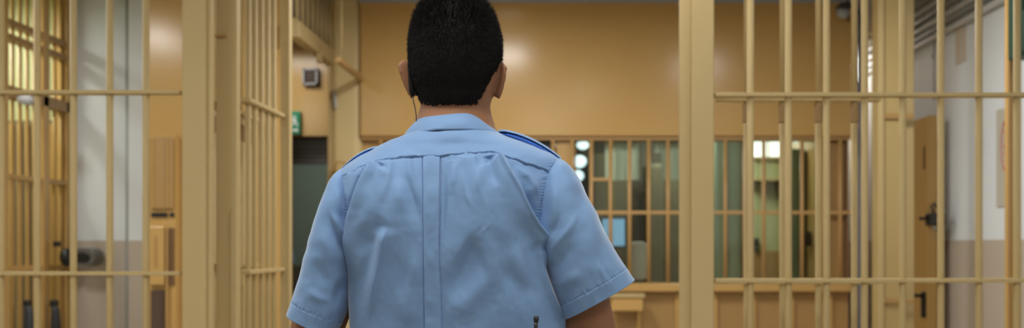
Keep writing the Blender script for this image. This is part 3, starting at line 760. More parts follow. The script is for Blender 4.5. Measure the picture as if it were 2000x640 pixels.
    h += F_([(754, 440), (751, 480), (743, 520), (735, 560), (727, 600), (719, 650)], 3, 22, 22, t0=.1)
    h += F_([(746, 418), (738, 450), (722, 505)], -2.4, 12, 12)
    h += F_([(740, 360), (725, 410), (706, 455), (700, 490)], 3.2, 13, 13)
    h += F_([(790, 330), (800, 370), (812, 405), (818, 450)], -3.6, 16, 10)
    h += F_([(775, 340), (782, 380), (778, 420)], 2.6, 14, 14)
    h += F_([(790, 488), (805, 515), (818, 545), (824, 575)], 1.0, 14, 14)
    h += F_([(775, 560), (790, 600), (800, 650)], 2.0, 18, 18)
    # stitched puckers beside the armholes
    for S in (SEAM_R, SEAM_L):
        sd, fr = seg_sd(px, py, S); d = np.abs(sd)
        h += .00038*np.sin(py*1.05+2*vnoise(py/6, py*0, 9))*np.exp(-(d-9)**2/50)*np.clip((.75-fr)*5, 0, 1)*np.clip(fr*6, 0, 1)
    # loose general unevenness
    h += body*(.0030*vnoise((px+.35*py)/60, py/85, 31)+.0007*vnoise((px-.3*py)/22, py/34, 32)+.00025*vnoise(px/9, py/11, 33))
    h += (1-body)*(.0012*vnoise(px/42, py/26, 41)+.0004*vnoise(px/16, py/12, 42))
    return h

# rows: nominal py, left px, right px, depth behind (to camera), depth in front
TR = np.array([
 [244, 838, 944, .045, .040],
 [254, 813, 964, .068, .050],
 [262, 800, 977, .076, .055],
 [268, 789, 990, .081, .060],
 [280, 762, 1022, .088, .066],
 [292, 737, 1054, .092, .072],
 [304, 712, 1080, .099, .078],
 [315, 694, 1094, .105, .083],
 [330, 674, 1100, .112, .092],
 [350, 664, 1100, .119, .100],
 [385, 664, 1094, .128, .112],
 [430, 668, 1088, .131, .120],
 [480, 676, 1086, .126, .126],
 [540, 682, 1090, .117, .130],
 [600, 685, 1098, .107, .132],
 [640, 686, 1104, .101, .132],
 [700, 688, 1108, .097, .130],
 [770, 694, 1104, .110, .126],
 [815, 700, 1096, .108, .122]])
def torso_grid(inset=0.0, nb=1100, nf=110, step=1.0, disp=True):
    py = np.r_[np.arange(244, 290, step), np.arange(290, 360, .6*step), np.arange(360, 660, step), np.arange(660, 816, 4*step)]
    f = lambda k: smooth_interp(py, TR[:, 0], TR[:, k])
    xl, xr = PX(f(1))+inset, PX(f(2))-inset; db, df = f(3)-inset, f(4)-inset
    th = np.r_[np.linspace(-PI, 0, nb, endpoint=False), np.linspace(0, PI, nf, endpoint=False)]   # back half first
    cx, w = (xl+xr)/2, (xr-xl)/2
    n = np.interp(py, [244, 300, 350, 800], [2.1, 2.3, 2.6, 2.5])[:, None]
    # even spacing in x over the back
    c = np.cos(th)[None, :]; s = np.sin(th)[None, :]
    ux = np.sign(c)*np.abs(c)**(1.0); 
    uy = np.sign(s)*(1-np.abs(ux)**n)**(1/n)
    Pg = np.zeros((len(py), len(th), 3))
    Pg[..., 0] = cx[:, None]+w[:, None]*ux
    dep = np.where(s < 0, db[:, None], df[:, None])
    Pg[..., 1] = D0+dep*uy
    Pg[..., 2] = PZ(py)[:, None]
    if disp:
        back = sstep((-uy-.05)/.3)
        # spine hollow and shoulder blades
        xx = (Pg[..., 0]-cx[:, None])
        blade = np.exp(-((np.abs(xx)-.095)/.055)**2)*np.exp(-((py[:, None]-400)/90)**2)
        hollow = np.exp(-(xx/.05)**2)*np.exp(-((py[:, None]-430)/130)**2)
        Pg[..., 1] -= back*(.007*blade-.006*hollow)
        N = grid_normals(Pg)
        if N[len(py)//2, nb//2, 1] > 0: N = -N
        a, b = proj(Pg); h = torso_disp(a, b)*back
        # front: plain soft unevenness with a button placket
        fr = sstep((uy-.05)/.3)
        h += fr*(.0015*vnoise(a/40, b/60, 61)+.0018*sstep((16-np.abs(a-888))/2))
        Pg = Pg+N*h[..., None]
    return Pg

# ---- body: one continuous skin
def remesh_link(name, mb, m, vox, smooth_it, parent=None):
    me = bpy.data.meshes.new('tmp'); me.from_pydata(mb.v, [], mb.f)
    bm = bmesh.new(); bm.from_mesh(me)
    bmesh.ops.recalc_face_normals(bm, faces=bm.faces); bm.to_mesh(me); bm.free()
    o = bpy.data.objects.new('tmp', me); COL.objects.link(o)
    r = o.modifiers.new('r', 'REMESH'); r.mode = 'VOXEL'; r.voxel_size = vox
    s = o.modifiers.new('s', 'SMOOTH'); s.factor = .5; s.iterations = smooth_it
    dg = bpy.context.evaluated_depsgraph_get()
    m2 = bpy.data.meshes.new_from_object(o.evaluated_get(dg)); m2.name = name
    bpy.data.objects.remove(o); bpy.data.meshes.remove(me)
    m2.materials.clear()
    m2.shade_smooth()
    return link(name, m2, m, parent)
def add_grid(mb, Pg):
    r, c = Pg.shape[:2]; fs = []
    for i in range(r-1):
        for j in range(c): fs.append((i*c+j, i*c+(j+1) % c, (i+1)*c+(j+1) % c, (i+1)*c+j))
    fs.append(tuple(range(c-1, -1, -1))); fs.append(tuple((r-1)*c+j for j in range(c)))
    mb.add([tuple(v) for v in Pg.reshape(-1, 3)], fs)

HR = np.array([
 [-4, 876, 902, .022, .022], [1, 860, 918, .040, .042], [12, 840, 937, .062, .064], [30, 824, 953, .081, .079],
 [60, 811, 967, .093, .090], [100, 805, 974, .098, .095], [130, 805, 973, .096, .096], [155, 808, 969, .089, .096],
 [175, 814, 963, .079, .097], [195, 819, 958, .071, .096], [213, 824, 953, .064, .090], [226, 838, 940, .048, .078], [235, 862, 916, .03, .055]])
YH = D0+.012
def head_grid(nr=120, nc=160, grow=0.0):
    py = np.linspace(-4, 235, nr)
    f = lambda k: smooth_interp(py, HR[:, 0], HR[:, k])
    xl, xr, db, df = PX(f(1)), PX(f(2)), f(3), f(4)
    th = np.linspace(-PI, PI, nc, endpoint=False)
    cx, w = (xl+xr)/2, (xr-xl)/2
    c, s = np.cos(th)[None, :], np.sin(th)[None, :]
    n = 2.25
    ux = np.sign(c)*np.abs(c)**(2/n); uy = np.sign(s)*np.abs(s)**(2/n)
    Pg = np.zeros((nr, nc, 3))
    Pg[..., 0] = cx[:, None]+w[:, None]*ux
    # jaw narrows towards the face
    jaw = np.interp(py, [120, 225], [1, .62])[:, None]
    Pg[..., 0] = np.where(uy > 0, cx[:, None]+(Pg[..., 0]-cx[:, None])*(1-(1-jaw)*uy**2), Pg[..., 0])
    Pg[..., 1] = YH+np.where(s < 0, db[:, None], df[:, None])*uy
    Pg[..., 2] = PZ(py)[:, None]
    if grow:
        N = grid_normals(Pg)
        if N[nr//2, nc//4, 1] > 0: N = -N
        Pg = Pg+N*grow
    return Pg

body = MB()
add_grid(body, head_grid(60, 72))
# neck
nk = []
for py, a, b, db, df, yc in ((170, 832, 950, .042, .05, .012), (200, 822, 956, .046, .055, .008), (225, 816, 960, .060, .056, .004), (250, 808, 968, .070, .06, 0), (285, 790, 990, .08, .065, 0)):
    th = np.linspace(-PI, PI, 48, endpoint=False)
    x = (PX(a)+PX(b))/2+(PX(b)-PX(a))/2*np.cos(th)
    y = D0+yc+np.where(np.sin(th) < 0, db, df)*np.sin(th)
    nk.append(np.stack([x, y, np.full(48, PZ(py))], 1))
add_grid(body, np.array(nk))
add_grid(body, torso_grid(inset=.02, nb=60, nf=40, step=6, disp=False))
# face: nose, brow, lips, chin
hx = float(PX(888))
body.tube([(hx, YH+.088, float(PZ(112))), (hx, YH+.106, float(PZ(140))), (hx, YH+.116, float(PZ(152)))], [.007, .010, .013], 12)
body.ball((hx, YH+.108, float(PZ(155))), (.018, .012, .009))
body.tube([(hx-.045, YH+.078, float(PZ(106))), (hx, YH+.094, float(PZ(108))), (hx+.045, YH+.078, float(PZ(106)))], .008, 10)
body.ball((hx, YH+.092, float(PZ(178))), (.025, .012, .006)); body.ball((hx, YH+.091, float(PZ(184))), (.022, .012, .006))
body.ball((hx, YH+.083, float(PZ(212))), (.022, .018, .018))
# ears
def ear(px0, py0, px1, py1, side):
    """curved auricle: top (px0,py0), bottom (px1,py1) on its outer edge"""
    top = Vector(P0(px0, py0, -.004)); bot = Vector(P0(px1, py1, .004))
    inn_t = Vector(P0(px0-side*17, py0+2, .022)); inn_b = Vector(P0(px1-side*7, py1-3, .018))
    # helix rim
    mid = (top+bot)/2
    pts = [inn_t+Vector((0, 0, -.004)), top+Vector((-side*.006, .010, .004)), top+Vector((0, 0, -.006)),
           top.lerp(bot, .33)+Vector((side*.0025, -.002, 0)), top.lerp(bot, .66)+Vector((side*.0015, 0, 0)), bot+Vector((0, .002, .004)), bot+Vector((-side*.003, .006, -.003)), inn_b]
    body.tube(pts, [.003, .0038, .0042, .0042, .0042, .0048, .0045, .003], 12)
    # shell between rim and head
    n = 8
    for i in range(n):
        t = (i+.5)/n
        o_ = top.lerp(bot, t); i_ = inn_t.lerp(inn_b, t)+Vector((-side*.006, 0, 0))
        body.tube([o_, o_.lerp(i_, .5)+Vector((0, -.003, 0)), i_], [.0042, .0045, .006], 8)
ear(780, 121, 799, 185, -1)
ear(987, 126, 976, 186, 1)
# arms and hands
def arm(sh, el, wr, side):
    sh, el, wr = Vector(sh), Vector(el), Vector(wr)
    body.tube([sh, sh.lerp(el, .3), sh.lerp(el, .65), el, el.lerp(wr, .25), el.lerp(wr, .6), wr, wr+(wr-el).normalized()*.02],
              [.058, .056, .050, .043, .045, .038, .028, .026], 28)
    d = (wr-el).normalized(); fwd = Vector((-side*.55, .8, 0)); fwd = (fwd-d*fwd.dot(d)).normalized(); nrm = d.cross(fwd)
    pal = wr+d*.055
    # palm
    for k in range(4):
        off = fwd*(.027-.018*k)
        body.tube([wr+off*.6, wr+d*.05+off, wr+d*.092+off], [.013, .0125, .010], 12)
    inw = Vector((-side, 0, 0)); inw = (inw-d*inw.dot(d)-fwd*inw.dot(fwd)).normalized()
    for k, (ln, cu) in enumerate(((.072, .25), (.080, .3), (.074, .35), (.060, .42))):
        off = fwd*(.031-.0205*k); a = wr+d*.092+off; pts = [a]; dirn = d.copy()
        for q, fr_ in enumerate((.45, .32, .23)):
            dirn = (dirn+inw*cu).normalized(); pts.append(pts[-1]+dirn*ln*fr_)
        body.tube(pts, [.0088, .0082, .0075, .0062], 12); body.ball(pts[-1], .0062, 10, 8)
    a = wr+d*.022+fwd*.022
    pts = [a, a+(d*.6+fwd*.75+inw*.2).normalized()*.036, a+(d*.6+fwd*.75+inw*.2).normalized()*.036+(d*.9+fwd*.25+inw*.3).normalized()*.030]
    pts.append(pts[-1]+(d+inw*.35).normalized()*.024)
    body.tube(pts, [.013, .0105, .009, .0072], 12); body.ball(pts[-1], .0072, 10, 8)
RSH, REL, RWR = P0(1072, 375, .012), P0(1170, 700, 0), P0(1172, 965, .10)
LSH, LEL, LWR = P0(700, 375, .012), P0(600, 705, 0), P0(604, 968, .10)
arm(RSH, REL, RWR, 1); arm(LSH, LEL, LWR, -1)
# pelvis and legs down to the ankles
px_c = float(PX(893))
body.tube([(px_c, D0, float(PZ(800))), (px_c, D0+.005, .84)], [.145, .135], 28)
for s in (-1, 1):
    body.tube([(px_c+s*.085, D0, .90), (px_c+s*.10, D0+.01, .70), (px_c+s*.11, D0+.005, .48), (px_c+s*.115, D0-.01, .30), (px_c+s*.12, D0-.01, .09)], [.085, .078, .055, .055, .040], 24)
person = remesh_link('person', body, SKIN, .0036, 5)
me = person.data
# origin of the figure at the feet
org = Vector((px_c, D0, 0))
me.transform(Matrix.Translation(-org)); person.location = org
tag(person, 'man in a light blue short-sleeved uniform shirt seen from behind, walking toward the booth', 'person')

def child(name, me, m, parent):
    return link(name, me, m, parent)

# ---- shirt
TG = torso_grid()
shirt = child('shirt', grid_mesh('shirt', TG), SHIRT, person)

def sleeve(side, O, I, b, yoff, folds, hem_px):
    ts = np.linspace(0, 1, len(O)); n = 330
    t = np.linspace(0, 1, n)
    O = np.array(O, float); I = np.array(I, float)
    o = np.stack([smooth_interp(t, ts, O[:, 0]), smooth_interp(t, ts, O[:, 1])], 1)
    i_ = np.stack([smooth_interp(t, ts, I[:, 0]), smooth_interp(t, ts, I[:, 1])], 1)
    bb = smooth_interp(t, ts, b); yo = smooth_interp(t, ts, yoff)
    nc = 440
    th = np.linspace(-PI, PI, nc, endpoint=False)
    c, s = np.cos(th), np.sin(th); e = 2.35
    ux = np.sign(c)*np.abs(c)**(2/e); uy = np.sign(s)*np.abs(s)**(2/e)
    ctr = (o+i_)/2; hv = (o-i_)/2
    Pg = np.zeros((n, nc, 3))
    q = ctr[:, None, :]+hv[:, None, :]*ux[None, :, None]
    # the hem line bows a little
    Pg[..., 0] = PX(q[..., 0]); Pg[..., 2] = PZ(q[..., 1])
    Pg[..., 1] = D0+yo[:, None]+bb[:, None]*uy[None, :]
    N = grid_normals(Pg)
    cen = Pg.mean(1, keepdims=True)
    if ((Pg-cen)*N).sum() < 0: N = -N
    a, bq = proj(Pg)
    back = sstep((-uy[None, :]+.1)/.4)*np.ones((n, 1))
    h = np.zeros(a.shape)
    for (pts, am, wl, wr) in folds: h += 1.5*fold(a, bq, pts, am, wl, wr)
    h *= back
    h += .0016*vnoise(a/38, bq/45, 51+side)+.0006*vnoise(a/15, bq/18, 53+side)
    # stitched hem: distance to the hem edge measured along the sleeve
    L = np.linalg.norm(np.diff(Pg, axis=0), axis=2); L = np.concatenate([np.cumsum(L[::-1], 0)[::-1], np.zeros((1, nc))], 0)
    dh = L-.026
    h -= .0006*np.exp(-(dh/.0011)**2)
    h += .0009*np.exp(-((dh-.002)/.005)**2)*vnoise(th[None, :]*24+0*dh, dh*60, 57+side)
    h += .0005*sstep(-dh/.002)
    # puckers where the sleeve is set in (top rows)
    Pg = Pg+N*h[..., None]
    # turn the hem inwards
    inner = []
    cen = Pg[-1].mean(0)
    ax = (Pg[-1]-Pg[-12]).mean(0); ax /= np.linalg.norm(ax)
    for k, (dr, da) in enumerate(((.0006, .0004), (.0016, .0004), (.0024, -.0005), (.003, -.004), (.004, -.03), (.006, -.05))):
        rad = Pg[-1]-cen; rl = np.linalg.norm(rad, axis=1, keepdims=True)
        inner.append(cen+rad*(1-dr/rl)+ax*da)
    Pg = np.concatenate([Pg, np.array(inner)], 0)
    return child('sleeve', grid_mesh('sleeve', Pg, cap0=True), SHIRT, shirt)

right = sleeve(1,
  [(1084, 309), (1096, 311), (1112, 324), (1131, 352), (1151, 394), (1172, 436), (1205, 495), (1220, 520), (1237, 546)],
  [(1078, 318), (1066, 335), (1054, 360), (1048, 400), (1046, 440), (1054, 485), (1072, 545), (1084, 582), (1101, 622)],
  [.008, .034, .060, .076, .083, .086, .084, .080, .074],
  [-.02, -.02, -.022, -.022, -.020, -.018, -.014, -.012, -.010],
  [([(1072, 500), (1098, 462), (1120, 432), (1132, 400)], 3.4, 9, 7),
   ([(1074, 470), (1086, 440), (1096, 410)], -3.2, 7, 7),
   ([(1078, 535), (1105, 500), (1130, 470)], -2.4, 12, 12),
   ([(1140, 375), (1152, 430), (1160, 480), (1170, 520)], 3.2, 12, 16),
   ([(1164, 500), (1174, 530), (1188, 560), (1196, 572)], 1.5, 4, 8),
   ([(1172, 498), (1182, 530), (1196, 556)], -1.2, 7, 4),
   ([(1120, 345), (1135, 400), (1140, 440)], -2.2, 14, 12),
   ([(1086, 350), (1082, 400), (1074, 450)], 2.4, 8, 8),
   ([(1085, 560), (1110, 545), (1150, 530)], 2.0, 14, 14)], 26)
left = sleeve(2,
  [(686, 326), (672, 332), (657, 350), (643, 384), (627, 428), (613, 474), (598, 523), (584, 568), (569, 610)],
  [(692, 333), (694, 342), (698, 362), (702, 400), (702, 440), (699, 485), (693, 540), (685, 600), (661, 650)],
  [.008, .030, .055, .072, .080, .083, .081, .077, .072],
  [-.02, -.02, -.022, -.022, -.020, -.018, -.014, -.012, -.010],
  [([(636, 405), (652, 445), (668, 480), (684, 516)], -4.0, 9, 5),
   ([(646, 410), (660, 445), (676, 480)], 3.5, 6, 8),
   ([(628, 440), (640, 480), (655, 520)], 2.6, 12, 12),
   ([(612, 500), (630, 540), (655, 575)], -2.2, 12, 12),
   ([(600, 560), (620, 580), (650, 590)], 2.2, 9, 9),
   ([(660, 360), (662, 395), (670, 430)], 2.8, 7, 7),
   ([(675, 540), (660, 580), (650, 610)], -2.4, 9, 9)], 26)

# collar: stand and fall
def collar_mesh():
    nb, nf = 260, 80
    back_x = np.linspace(0, 1, nb)
    # outer top edge (fold line) and bottom edge of the fall over the back, in order left -> right
    tx = smooth_interp(back_x, [0, .12, .35, .62, .74, .88, 1], [811, 820, 852, 908, 930, 952, 966])
    ty = smooth_interp(back_x, [0, .12, .35, .62, .74, .88, 1], [240, 231, 226.5, 222, 228, 244, 258])
    bx = smooth_interp(back_x, [0, .10, .22, .45, .72, .9, 1], [787, 795, 818, 862, 930, 968, 984])
    by = smooth_interp(back_x, [0, .10, .22, .45, .72, .9, 1], [271, 268, 261, 253.5, 254.5, 260, 268])
    ang = PI*back_x
    tyd = -.062*np.sin(ang)**.8; byd = -.082*np.sin(ang)**.7
    # front half runs round to the throat
    fa = np.linspace(0, PI, nf+2)[1:-1]
    ftx = (966+811)/2+(966-811)/2*np.cos(fa); fty = 258+20*np.sin(fa)+np.linspace(0, -18, nf)
    fbx = (984+787)/2+(984-787)/2*np.cos(fa); fby = 268+45*np.sin(fa)+np.linspace(0, 3, nf)
    tx = np.r_[tx, ftx]; ty = np.r_[ty, fty]; bx = np.r_[bx, fbx]; by = np.r_[by, fby]
    tyd = np.r_[tyd, .060*np.sin(fa)]; byd = np.r_[byd, .080*np.sin(fa)]
    T = np.stack([PX(tx), D0+tyd, PZ(ty)], 1)
    # bottom-edge pixels are at their own depth
    yb = D0+byd
    B = np.stack([(bx-CX)/F*yb, yb, EYE+(HY-by)/F*yb], 1)
    yt = D0+tyd
    T = np.stack([(tx-CX)/F*yt, yt, EYE+(HY-ty)/F*yt], 1)
    c = np.array([[float(PX(888)), D0, 0]])
    rows = []
    for s in np.linspace(0, 1, 26):           # fall, from bottom edge up to the fold
        p = B*(1-s)+T*s
        rad = p-c; rad[:, 2] = 0; rad /= np.linalg.norm(rad, axis=1, keepdims=True)
        bulge = .0035*math.sin(PI*s)+.0012*(1 if s > .06 else 0)
        wav = .0012*vnoise(np.arange(len(tx))/26., np.full(len(tx), s*2), 71)*(1-s)
        p = p+rad*(bulge+wav[:, None]); rows.append(p)
    rad = T-c; rad[:, 2] = 0; rad /= np.linalg.norm(rad, axis=1, keepdims=True)
    for dz, dr in ((.0012, -.0008), (.0014, -.0022), (.0005, -.0036), (-.003, -.0042), (-.02, -.003), (-.035, .0)):
        q = T+rad*dr; q = q.copy(); q[:, 2] += dz; rows.append(q)
    under = [B+rad*(-.001)+np.array([0, 0, .0004]), B+rad*(-.004)+np.array([0, 0, .003])]
    rows = under[::-1]+rows
    return grid_mesh('collar', np.array(rows))
child('collar', collar_mesh(), SHIRT, shirt)

# epaulettes: straps along the shoulder ridge
def strap(p0, p1, lift, half, name='epaulette', m=None, th=.0028, up=0):
    n = 40; rows = []
    a, b = np.array(P0(*p0)), np.array(P0(*p1))
    for k in range(n):
        t = k/(n-1)
        c = a*(1-t)+b*t+np.array([0, 0, 1])*(lift*math.sin(PI*min(1, t*1.05))**.8)
        w = half*(1 if t > .12 else .55+.45*t/.12)
        ring = []
        for (u, v) in ((-1, -.3), (-1, .3), (-.97, 1), (-.5, 1.6), (0, 1.8), (.5, 1.6), (.97, 1), (1, .3), (1, -.3), (.97, -1), (0, -.6), (-.97, -1)):
            ring.append((c[0], c[1]+u*w-.004, c[2]+up*math.sin(PI*t)**.5+v*(.0008+th*math.sin(PI*t))-.004*u*u))
        rows.append(ring)
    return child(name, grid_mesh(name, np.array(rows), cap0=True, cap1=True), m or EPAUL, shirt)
e = strap((978, 259), (1094, 309), .0055, .024, 'epaulette_underside')  # deeper blue layer beneath the shirt-coloured strap
e2 = strap((738, 291), (672, 331), .004, .024, 'epaulette_underside')
strap((974, 256), (1096, 309), .0055, .0245, m=SHIRT, th=.0002, up=.0062)
strap((742, 288), (671, 330), .004, .0245, m=SHIRT, th=.0002, up=.0045)
mb = MB().tube([P0(1000, 266, 0), P0(1000, 263, 0)], .0055, 18); mb.build('button', SHIRT, shirt, smooth=True)
mb = MB().tube([P0(722, 300, 0), P0(722, 296, 0)], .0055, 18); mb.build('button', SHIRT, shirt, smooth=True)

# ---- hair: close-cropped cap plus strands
HB_X = [795, 798, 803, 810, 816, 824, 845, 915, 931, 940, 947, 954, 961, 972, 980]
HB_Y = [145, 158, 171, 183, 193, 202, 209, 209, 204, 192, 178, 162, 148, 133, 122]
Hg = head_grid(260, 420)
N = grid_normals(Hg)
if N[130, 105, 1] > 0: N = -N
hpx, hpy = proj(Hg)
frontness = np.clip((Hg[..., 1]-YH)/.095, 0, 1)
Bnd = np.where(Hg[..., 1] < YH+.004, np.interp(hpx, HB_X, HB_Y), np.where(Hg[..., 0] < hx, 128, 118)-75*frontness**.7)
sdist = Bnd-hpy+2.5*vnoise(hpx/5, hpy/5, 81)+5*vnoise(hpx/1.6, hpy/4, 83)
thick = .0045*sstep(sdist/26)+.003*sstep((70-hpy)/70)
thick = np.where(sdist > 0, thick, -.002)
Cg = Hg+N*thick[..., None]
Cg = Cg+N*(.0007*vnoise(hpx/3, hpy/4, 82)*(sdist > 3))[..., None]
mask = sdist > -1
I = np.arange(260*420).reshape(260, 420); J = np.roll(I, -1, 1)
ok = mask[:-1] & mask[1:] & np.roll(mask, -1, 1)[:-1] & np.roll(mask, -1, 1)[1:]
q = np.stack([I[:-1], J[:-1], J[1:], I[1:]], -1)[ok]
topi = I[0].tolist()
me = bpy.data.meshes.new('hair'); 
V = Cg.reshape(-1, 3)
vs = [V]; nf0 = len(V)
faces = q.tolist()+[topi[::-1]]
# strands
rs = np.random.RandomState(12)
NS = 34000
area_w = sdist > -17*rs.rand(*sdist.shape)**2
CB = np.where((sdist > 0)[..., None], Cg, Hg)
cand = np.argwhere(area_w[:-1, :])
# weight by row circumference so strands are even
circ = np.linalg.norm(np.roll(Hg, -1, 1)-Hg, axis=2).sum(1); 
wgt = circ[cand[:, 0]]; wgt = wgt/wgt.sum()
pick = cand[rs.choice(len(cand), NS, p=wgt)]
i1 = np.minimum(pick[:, 0]+1, 259); j1 = (pick[:, 1]+1) % 420; nn = N[pick[:, 0], pick[:, 1]]
b0 = CB[pick[:, 0], pick[:, 1]]
base = b0+(Hg[i1, pick[:, 1]]-Hg[pick[:, 0], pick[:, 1]])*rs.rand(NS, 1)+(Hg[pick[:, 0], j1]-Hg[pick[:, 0], pick[:, 1]])*rs.rand(NS, 1)-nn*.001
bpy_ = hpy[pick[:, 0], pick[:, 1]]; sdp = sdist[pick[:, 0], pick[:, 1]]
length = np.interp(bpy_, [-10, 10, 40, 90, 150, 205], [.017, .014, .010, .0075, .0055, .004])*(.6+.7*rs.rand(NS))
length *= np.clip(.45+sdp/30, .3, 1)
down = np.array([0, 0, -1.0]); up = np.array([0, 0, 1.0])
wtop = np.clip((60-bpy_)/60, 0, 1)[:, None]
lean = np.interp(bpy_, [-10, 50, 200], [.1, .35, .95])[:, None]
d1 = nn*(1-lean*.6)+down*lean*.8*(1-wtop)+up*wtop*.5+rs.randn(NS, 3)*.22
d1 /= np.linalg.norm(d1, axis=1, keepdims=True)
d2 = d1+down*.35*(1-wtop)+rs.randn(NS, 3)*.18; d2 /= np.linalg.norm(d2, axis=1, keepdims=True)
side_v = np.cross(d1, np.array([0, 1.0, 0])+rs.randn(NS, 3)*.4); side_v /= np.linalg.norm(side_v, axis=1, keepdims=True)
wd = (.00022+.00012*rs.rand(NS))[:, None]
p0 = base-side_v*wd; p1 = base+side_v*wd
m0 = base+d1*length[:, None]*.55; p2 = m0-side_v*wd*.8; p3 = m0+side_v*wd*.8
p4 = m0+d2*length[:, None]*.45
S = np.stack([p0, p1, p3, p2, p4], 1).reshape(-1, 3)
vs.append(S)
k = nf0+5*np.arange(NS)
faces += np.stack([k, k+1, k+2, k+3], 1).tolist(); faces += np.stack([k+3, k+2, k+4], 1).tolist()
me.from_pydata(np.concatenate(vs).tolist(), [], faces); me.update(); me.shade_smooth()
bm = bmesh.new(); bm.from_mesh(me); bmesh.ops.delete(bm, geom=[v for v in bm.verts if not v.link_faces], context='VERTS'); bm.to_mesh(me); bm.free()
hair = child('hair', me, HAIR, person)
hair['label'] = 'short black spiky hair'
# eyes and brows
EYEW = mat('eye_white', (.7, .68, .64), .2); 
for s in (-1, 1):
    c = (hx+s*.033, YH+.082, float(PZ(121)))
    ey = MB().ball(c, .0115, 18, 12).build('eye', EYEW, person, smooth=True)
    MB().ball((c[0], c[1]+.0085, c[2]), (.0052, .0035, .0052), 14, 8).build('iris', mat('brown_iris', (.04, .02, .01), .2), ey, smooth=True)

# ---- trousers, belt, shoes
tb = MB()
tb.tube([(px_c, D0+.005, .78), (px_c, D0, .88), (px_c, D0, 1.03)], [.155, .178, .172], 32)
for s in (-1, 1):
    tb.tube([(px_c+s*.085, D0, .92), (px_c+s*.10, D0+.01, .70), (px_c+s*.11, D0, .48), (px_c+s*.115, D0-.01, .28), (px_c+s*.12, D0-.01, .045)], [.105, .10, .082, .075, .068], 28)
tv = [(v[0]+(v[0]-px_c)*.12, D0+(v[1]-D0)*.78, v[2]) for v in tb.v]; tb.v = tv
remesh_link('trousers', tb, TROUS, .008, 6, person)
zb = 1.005
ringb = [(px_c+.197*math.cos(a), D0+.138*math.sin(a), zb) for a in [2*PI*i/64 for i in range(64)]]
bv = []
for (r, z) in ((1.0, -.018), (1.022, -.018), (1.022, .018), (1.0, .018)):
    bv.append([((p[0]-px_c)*r+px_c, (p[1]-D0)*r+D0, p[2]+z) for p in ringb])
bv.append(bv[0])
bo = child('belt', grid_mesh('belt', np.array(bv)), LEATH, person)
MB().box(px_c-.025, px_c+.025, D0+.138, D0+.146, zb-.02, zb+.02).build('buckle', STEEL, bo, bevel=.003)
for s in (-1, 1):
    sb = MB()
    sb.tube([(px_c+s*.125, D0-.06, .05), (px_c+s*.125, D0-.01, .06), (px_c+s*.13, D0+.08, .045), (px_c+s*.14, D0+.17, .038)], [.045, .048, .045, .034], 20)
    sb.tube([(px_c+s*.122, D0-.01, .04), (px_c+s*.12, D0-.01, .10)], .045, 18)
    sb.v = [(v[0], v[1], max(.012, v[2])) for v in sb.v]
    so = remesh_link('shoe', sb, LEATH, .006, 4, person)
    MB().prism([(px_c+s*.125-.042, D0-.10), (px_c+s*.125+.042, D0-.10), (px_c+s*.13+.046, D0+.08), (px_c+s*.142+.03, D0+.19), (px_c+s*.142-.03, D0+.19), (px_c+s*.13-.046, D0+.08)], 'z', 0, .016).build('sole', BLACK, so, bevel=.003)

# ---- earpiece and radio (worn, each its own thing)
MATTE = mat('matte_black_rubber', (.008, .008, .008), .8, spec=.15)
ep = thing('earpiece', P0(803, 165, -.02), 'black earpiece with a thin curly wire behind the left ear', 'earpiece')
def PD(px, py, y): return ((px-CX)/F*y, y, EYE+(HY-py)/F*y)
yE = D0-.022
MB().tube([PD(799, 128, D0-.012), PD(801, 145, yE), PD(803, 162, yE), PD(805, 178, yE), PD(806, 187, yE)], [.002, .0034, .0048, .0055, .0026], 14).build('hook', MATTE, ep, smooth=True)
MB().tube([PD(806, 186, yE), PD(807.5, 198, yE), PD(811, 212, yE-.004), PD(813, 226, yE-.008), PD(813, 240, yE-.008), PD(820, 262, D0-.03)], .00095, 10).build('cable', BLACK, ep, smooth=True)
yR = D0-.150
rd = thing('walkie_talkie', PD(1050, 760, yR), 'black two-way radio at the right back hip, its antenna tip showing', 'radio')
MB().tube([PD(1046, 690, yR), PD(1046.5, 640, yR-.004), PD(1047, 626, yR-.004)], [.0035, .0032, .0034], 16).build('antenna', BLACK, rd, smooth=True)
MB().tube([PD(1047, 627, yR-.004), PD(1047.3, 619, yR-.004), PD(1047.4, 617, yR-.004)], [.0045, .0047, .0030], 16).build('antenna_tip', BLACK, rd, smooth=True)
c = PD(1058, 745, yR)
MB().box(c[0]-.028, c[0]+.028, yR-.018, yR+.018, c[2]-.06, c[2]+.05).build('body', BLACK, rd, bevel=.006)
MB().tube([(c[0]+.014, yR, c[2]+.05), (c[0]+.014, yR, c[2]+.065)], .006, 16).build('dial', BLACK, rd, smooth=True)
MB().box(c[0]-.012, c[0]+.012, yR+.018, yR+.036, c[2]-.03, c[2]+.035).build('clip', BLACK, rd, bevel=.003)

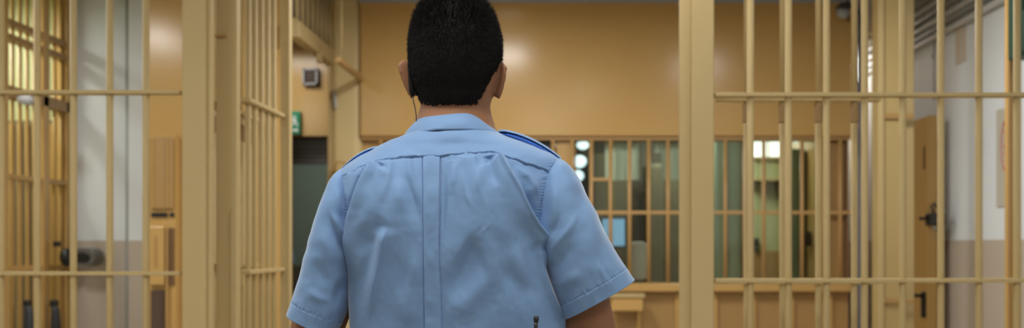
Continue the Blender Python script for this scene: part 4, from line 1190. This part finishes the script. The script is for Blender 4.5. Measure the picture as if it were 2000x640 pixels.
# ================================================================== second person, mostly behind the slim post
def small_person(x, y, label):
    b = MB()
    b.tube([(x, y, .95), (x, y, 1.15), (x, y, 1.36), (x, y, 1.45)], [.13, .15, .16, .07], 24)
    b.tube([(x, y, 1.42), (x, y, 1.56)], .055, 16); b.ball((x, y+.01, 1.64), (.078, .098, .115))
    b.ball((x, y+.105, 1.62), (.012, .014, .018)); b.ball((x-.08, y, 1.63), (.01, .02, .03)); b.ball((x+.08, y, 1.63), (.01, .02, .03))
    for s in (-1, 1):
        b.tube([(x+s*.16, y, 1.38), (x+s*.20, y, 1.24), (x+s*.225, y-.01, 1.10), (x+s*.225, y+.06, .86)], [.055, .050, .040, .026], 16)
        for k in range(4): b.tube([(x+s*.225, y+.075-.018*k, .86), (x+s*.222, y+.085-.02*k, .78), (x+s*.21, y+.09-.02*k, .70+.006*k*(k-1))], [.014, .012, .008], 8)
        b.tube([(x+s*.215, y+.09, .84), (x+s*.20, y+.125, .78), (x+s*.195, y+.13, .75)], [.012, .010, .008], 8)
        b.tube([(x+s*.09, y, .95), (x+s*.10, y, .5), (x+s*.10, y, .08)], [.09, .06, .04], 16)
    o = remesh_link('person', b, SKIN, .007, 4)
    o.data.transform(Matrix.Translation((-x, -y, 0))); o.location = (x, y, 0); tag(o, label, 'person')
    t = MB(); t.tube([(x, y, .93), (x, y, 1.15), (x, y, 1.36), (x, y, 1.44), (x, y, 1.48)], [.155, .168, .175, .11, .066], 28)
    for s in (-1, 1): t.tube([(x+s*.14, y, 1.40), (x+s*.20, y, 1.25), (x+s*.225, y, 1.145)], [.068, .066, .060], 18)
    remesh_link('shirt', t, SHIRT, .010, 4, o)
    t = MB(); t.tube([(x, y, .82), (x, y, .96)], [.15, .158], 20)
    for s in (-1, 1): t.tube([(x+s*.085, y, .9), (x+s*.10, y, .5), (x+s*.10, y, .05)], [.10, .085, .07], 18)
    remesh_link('trousers', t, TROUS, .012, 4, o)
    t = MB().ball((x, y-.008, 1.675), (.085, .10, .095)); t.v = [v if v[2] > 1.62 else (v[0], min(v[1], y+.02), 1.62) for v in t.v]
    t.build('hair', HAIR, o, smooth=True)
    for s in (-1, 1): MB().ball((x+s*.10, y+.05, .045), (.045, .13, .045)).build('shoe', LEATH, o, smooth=True)
small_person(X(577, 8.0)-.285, 8.0, 'second person in blue sleeves, almost hidden behind the slim post in the dark doorway')
